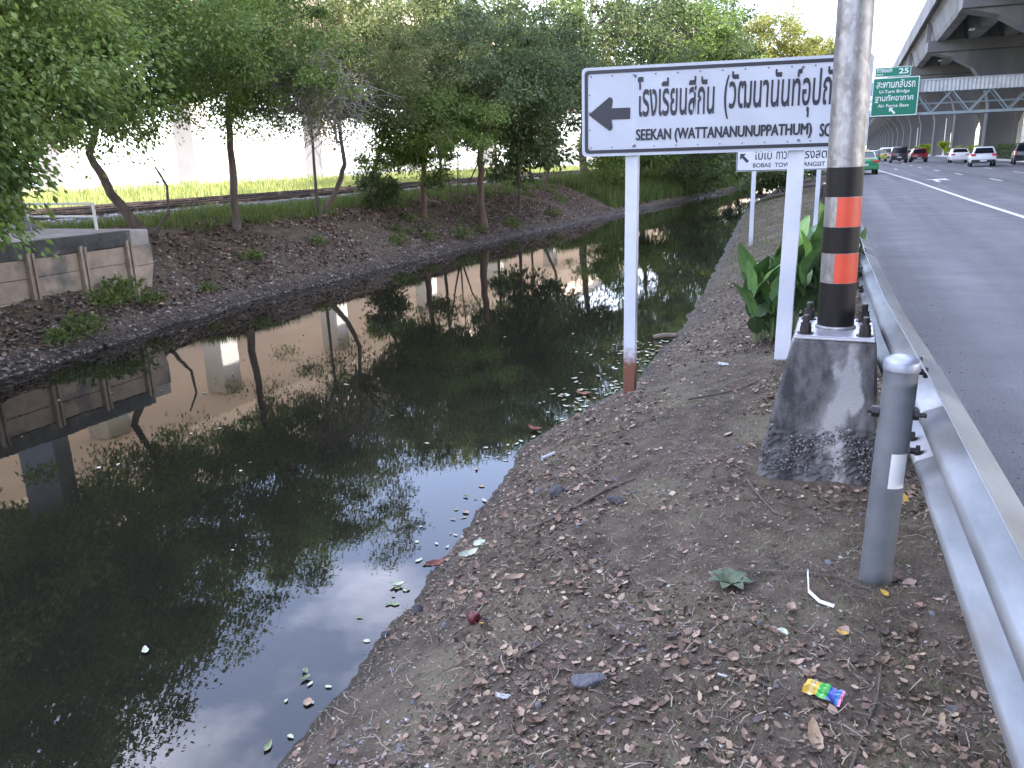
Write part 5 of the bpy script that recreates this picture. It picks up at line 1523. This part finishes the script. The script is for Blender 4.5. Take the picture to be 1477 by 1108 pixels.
# sticks
def stick(pts, r, label, m='twig_dark', name='stick'):
    P = [Vector(ground_at(a, b_, c)) for a, b_, c in pts]
    c = P[0].copy()
    o = MB().tube([p_ - c for p_ in P], [r, r * .95, r * .85, r * .6][:len(P)] if len(P) > 2 else [r, r * .7], 7).build(name, M[m], smooth=True)
    o.location = c
    return tag(o, label, 'stick')
M['twig_dark'] = mat('brown_stick', (.055, .042, .036), (.10, .078, .066), 20, .9, bump=.4)
stick([(-1.38, 3.62, .012), (-1.22, 3.8, .016), (-1.1, 3.93, .02), (-.98, 4.1, .012)], .011, 'thick brown stick on the slope between two dark stones')
stick([(-.36, 3.95, .03), (-.27, 3.75, .02), (-.2, 3.62, .012), (-.13, 3.58, .01)], .006, 'crooked twig leaning at the foot of the concrete block')
stick([(.05, 1.75, .006), (.12, 1.95, .01), (.2, 2.3, .012), (.22, 2.5, .008)], .004, 'long thin twig at the bottom right by the guardrail')
stick([(-.2, 3.05, .01), (-.05, 3.0, .014), (.08, 3.02, .01), (.2, 2.95, .008)], .004, 'thin twig lying left of the guardrail post foot')
stick([(-1.16, 2.02, .008), (-1.03, 2.28, .012), (-.92, 2.42, .014), (-.86, 2.62, .008)], .004, 'pale thin twig beside the rolled tan leaf')
stick([(-.95, 5.6, .02), (-.78, 5.7, .02), (-.6, 5.72, .015), (-.5, 5.9, .01)], .008, 'dark stick on the grass left of the concrete block')
stick([(.27, 3.5, .015), (.31, 3.75, .02), (.33, 3.95, .02), (.3, 4.2, .01)], .006, 'dry twig among leaves under the guardrail')
o = MB().tube([(0, 0, 0), (.12, .03, .02), (.28, .04, .03)], [.03, .036, .03], 10).build('log', mat('log_bark', (.10, .075, .055), (.2, .15, .115), 9, .9, bump=.6, stretch=(.4, 1, 1)), smooth=True)
o.location = (-2.1, 9.7, WATER + .02)
tag(o, 'short brown log floating at the near water edge behind the sign post', 'log')
# scraps
o = MB().tube([(0, 0, 0), (.06, .1, .01)], [.017, .017], 10).build('plastic_tube', mat('grey_plastic', (.3, .31, .33), rough=.5), smooth=True)
o.location = ground_at(-1.83, 4.9, .02); tag(o, 'short grey plastic tube lying at the waterline', 'litter')
def crumple(name, w, h, m, amp, seed, label, loc, rz):
    n_ = 9
    vs = [((i / n_ - .5) * w, (j / n_ - .5) * h, amp * (float(vnoise(i * .7 + seed, j * .7, seed)) + .6 * float(vnoise(i * 1.6, j * 1.6 + seed, seed + 1)))) for j in range(n_ + 1) for i in range(n_ + 1)]
    fs = [(j * (n_ + 1) + i, j * (n_ + 1) + i + 1, (j + 1) * (n_ + 1) + i + 1, (j + 1) * (n_ + 1) + i) for j in range(n_) for i in range(n_)]
    o = MB().add(vs, fs).build(name, m)
    o.location = loc; o.rotation_euler = (.25, .1, rz)
    return tag(o, label, 'litter')
wmt = bpy.data.materials.new('wrapper_print'); wmt.use_nodes = True
n, l = wmt.node_tree.nodes, wmt.node_tree.links
tc = n.new('ShaderNodeTexCoord'); sp = n.new('ShaderNodeSeparateXYZ'); mr = n.new('ShaderNodeMapRange'); rp = n.new('ShaderNodeValToRGB')
mr.inputs['From Min'].default_value = -.055; mr.inputs['From Max'].default_value = .055
l.new(tc.outputs['Object'], sp.inputs[0]); l.new(sp.outputs['X'], mr.inputs['Value']); l.new(mr.outputs['Result'], rp.inputs['Fac'])
rp.color_ramp.interpolation = 'CONSTANT'
els = rp.color_ramp.elements
stops = [(0, (.48, .33, .05)), (.16, (.5, .42, .25)), (.24, (.48, .33, .05)), (.36, (.04, .35, .08)), (.47, (.15, .36, .1)), (.55, (.04, .35, .08)), (.62, (.05, .09, .3)), (.84, (.06, .2, .36)), (.93, (.6, .2, .35))]
while len(els) < len(stops): els.new(.5)
for e, (p_, c_) in zip(els, stops): e.position = p_; e.color = (*c_, 1)
l.new(rp.outputs['Color'], n['Principled BSDF'].inputs['Base Color'])
n['Principled BSDF'].inputs['Roughness'].default_value = .35
crumple('snack_wrapper', .11, .06, wmt, .028, 5, 'crumpled snack wrapper striped yellow, green and blue on the verge', ground_at(.05, 2.244, .022), -.25)
wp = mat('white_scrap', (.42, .42, .42), rough=.6)
crumple('paper_scrap', .05, .02, wp, .01, 7, 'white torn paper scrap right of the rolled tan leaf', ground_at(-.95, 2.12, .014), .2)
crumple('paper_scrap', .09, .04, wp, .012, 9, 'white scrap on the grass between the two sign posts', ground_at(-.86, 6.758, .02), .2)
crumple('paper_scrap', .03, .009, wp, .004, 11, 'tiny white paper scrap left of the coloured wrapper', ground_at(-.25, 2.27, .012), .1)
ps = [ground_at(a, b_, c) for a, b_, c in ((-.03, 2.98, .03), (-.02, 2.88, .012), (.02, 2.82, .012), (.07, 2.78, .015))]
MBs = MB(); vs = []
for k, p_ in enumerate(ps):
    vs += [(p_[0] - ps[0][0], p_[1] - ps[0][1] - .007, p_[2] - ps[0][2]), (p_[0] - ps[0][0] + .004, p_[1] - ps[0][1] + .007, p_[2] - ps[0][2] + .006)]
o = MBs.add(vs, [(2 * i, 2 * i + 1, 2 * i + 3, 2 * i + 2) for i in range(3)]).build('plastic_strip', wp); o.location = ps[0]
tag(o, 'narrow bent white plastic strip near the guardrail post', 'litter')

# ------------------------------------------------------------------ floating leaves
one_leaf('pale', 0, -2.927, 2.388, .9, .9, 'lone pale leaf floating in front of the dark tree reflection', True, (0, 0))
one_leaf('tan', 5, -1.96, 2.34, .4, .8, 'yellow tan leaf floating at the nearest waterline', True, (0, 0))
one_leaf('green', 2, -2.103, 2.513, 1.2, .7, 'green leaf floating off the nearest waterline, upper one', True, (0, 0))
one_leaf('green', 1, -2.07, 2.47, 2.6, .6, 'green leaf floating off the nearest waterline, lower one', True, (0, 0))
one_leaf('green', 0, -1.947, 2.06, .2, .8, 'folded green leaf floating at the bottom of the picture', True, (.1, .2))
one_leaf('pale', 1, -2.09, 3.32, -1.2, 1.0, 'broad pale green leaf floating beside the red brown curled leaf', True, (0, 0))
one_leaf('pink', 5, -2.14, 4.286, 1.3, .8, 'pinkish leaf floating on the bright cloud reflection', True, (0, 0))
one_leaf('green', 4, -2.25, 4.52, 1.4, .8, 'green leaf floating on the bright cloud reflection', True, (0, 0))
one_leaf('red', 1, -2.28, 5.95, 1.2, 1.7, 'big reddish leaf floating at the waterline below the sign', True, (0, 0))
one_leaf('red', 5, -2.12, 6.0, .6, 1.4, 'second reddish leaf touching the big one at the waterline', True, (0, 0))
one_leaf('red', 0, -2.21, 7.1, 1.5, 2.2, 'long reddish leaf floating left of the sign post', True, (0, 0))
fl = {'green': 'small green leaf floating on the canal', 'pale': 'small pale leaf floating on the canal', 'tan': 'small tan leaf floating on the canal'}
rw_ = random.Random(21)
for i in range(230):
    u = rw_.random()
    if u < .55:
        fy = rw_.uniform(6.4, 9.6); fx = float(near_edge(fy)) - abs(rw_.gauss(0, .28)) - .03
    elif u < .75:
        fy = rw_.uniform(2.1, 6.4); fx = float(near_edge(fy)) - abs(rw_.gauss(0, .1)) - .03
    else:
        fy = 3 * (24 / 3) ** rw_.random(); fx = float(near_edge(fy)) - rw_.uniform(.3, 5.5)
    k = rw_.choices(['green', 'pale', 'tan'], [3, 4, 2])[0]
    o = link('floating_leaf', rw_.choice(lmesh[k]))
    q = rw_.uniform(.35, .8) * (1.35 if 6.4 < fy < 9.6 else 1)
    o.location = (fx, fy, WATER + .004); o.rotation_euler = (0, 0, rw_.uniform(0, 6.28)); o.scale = (q, q, q * .5)
    tag(o, fl[k], 'leaf', 'leaves floating on the canal: ' + k)
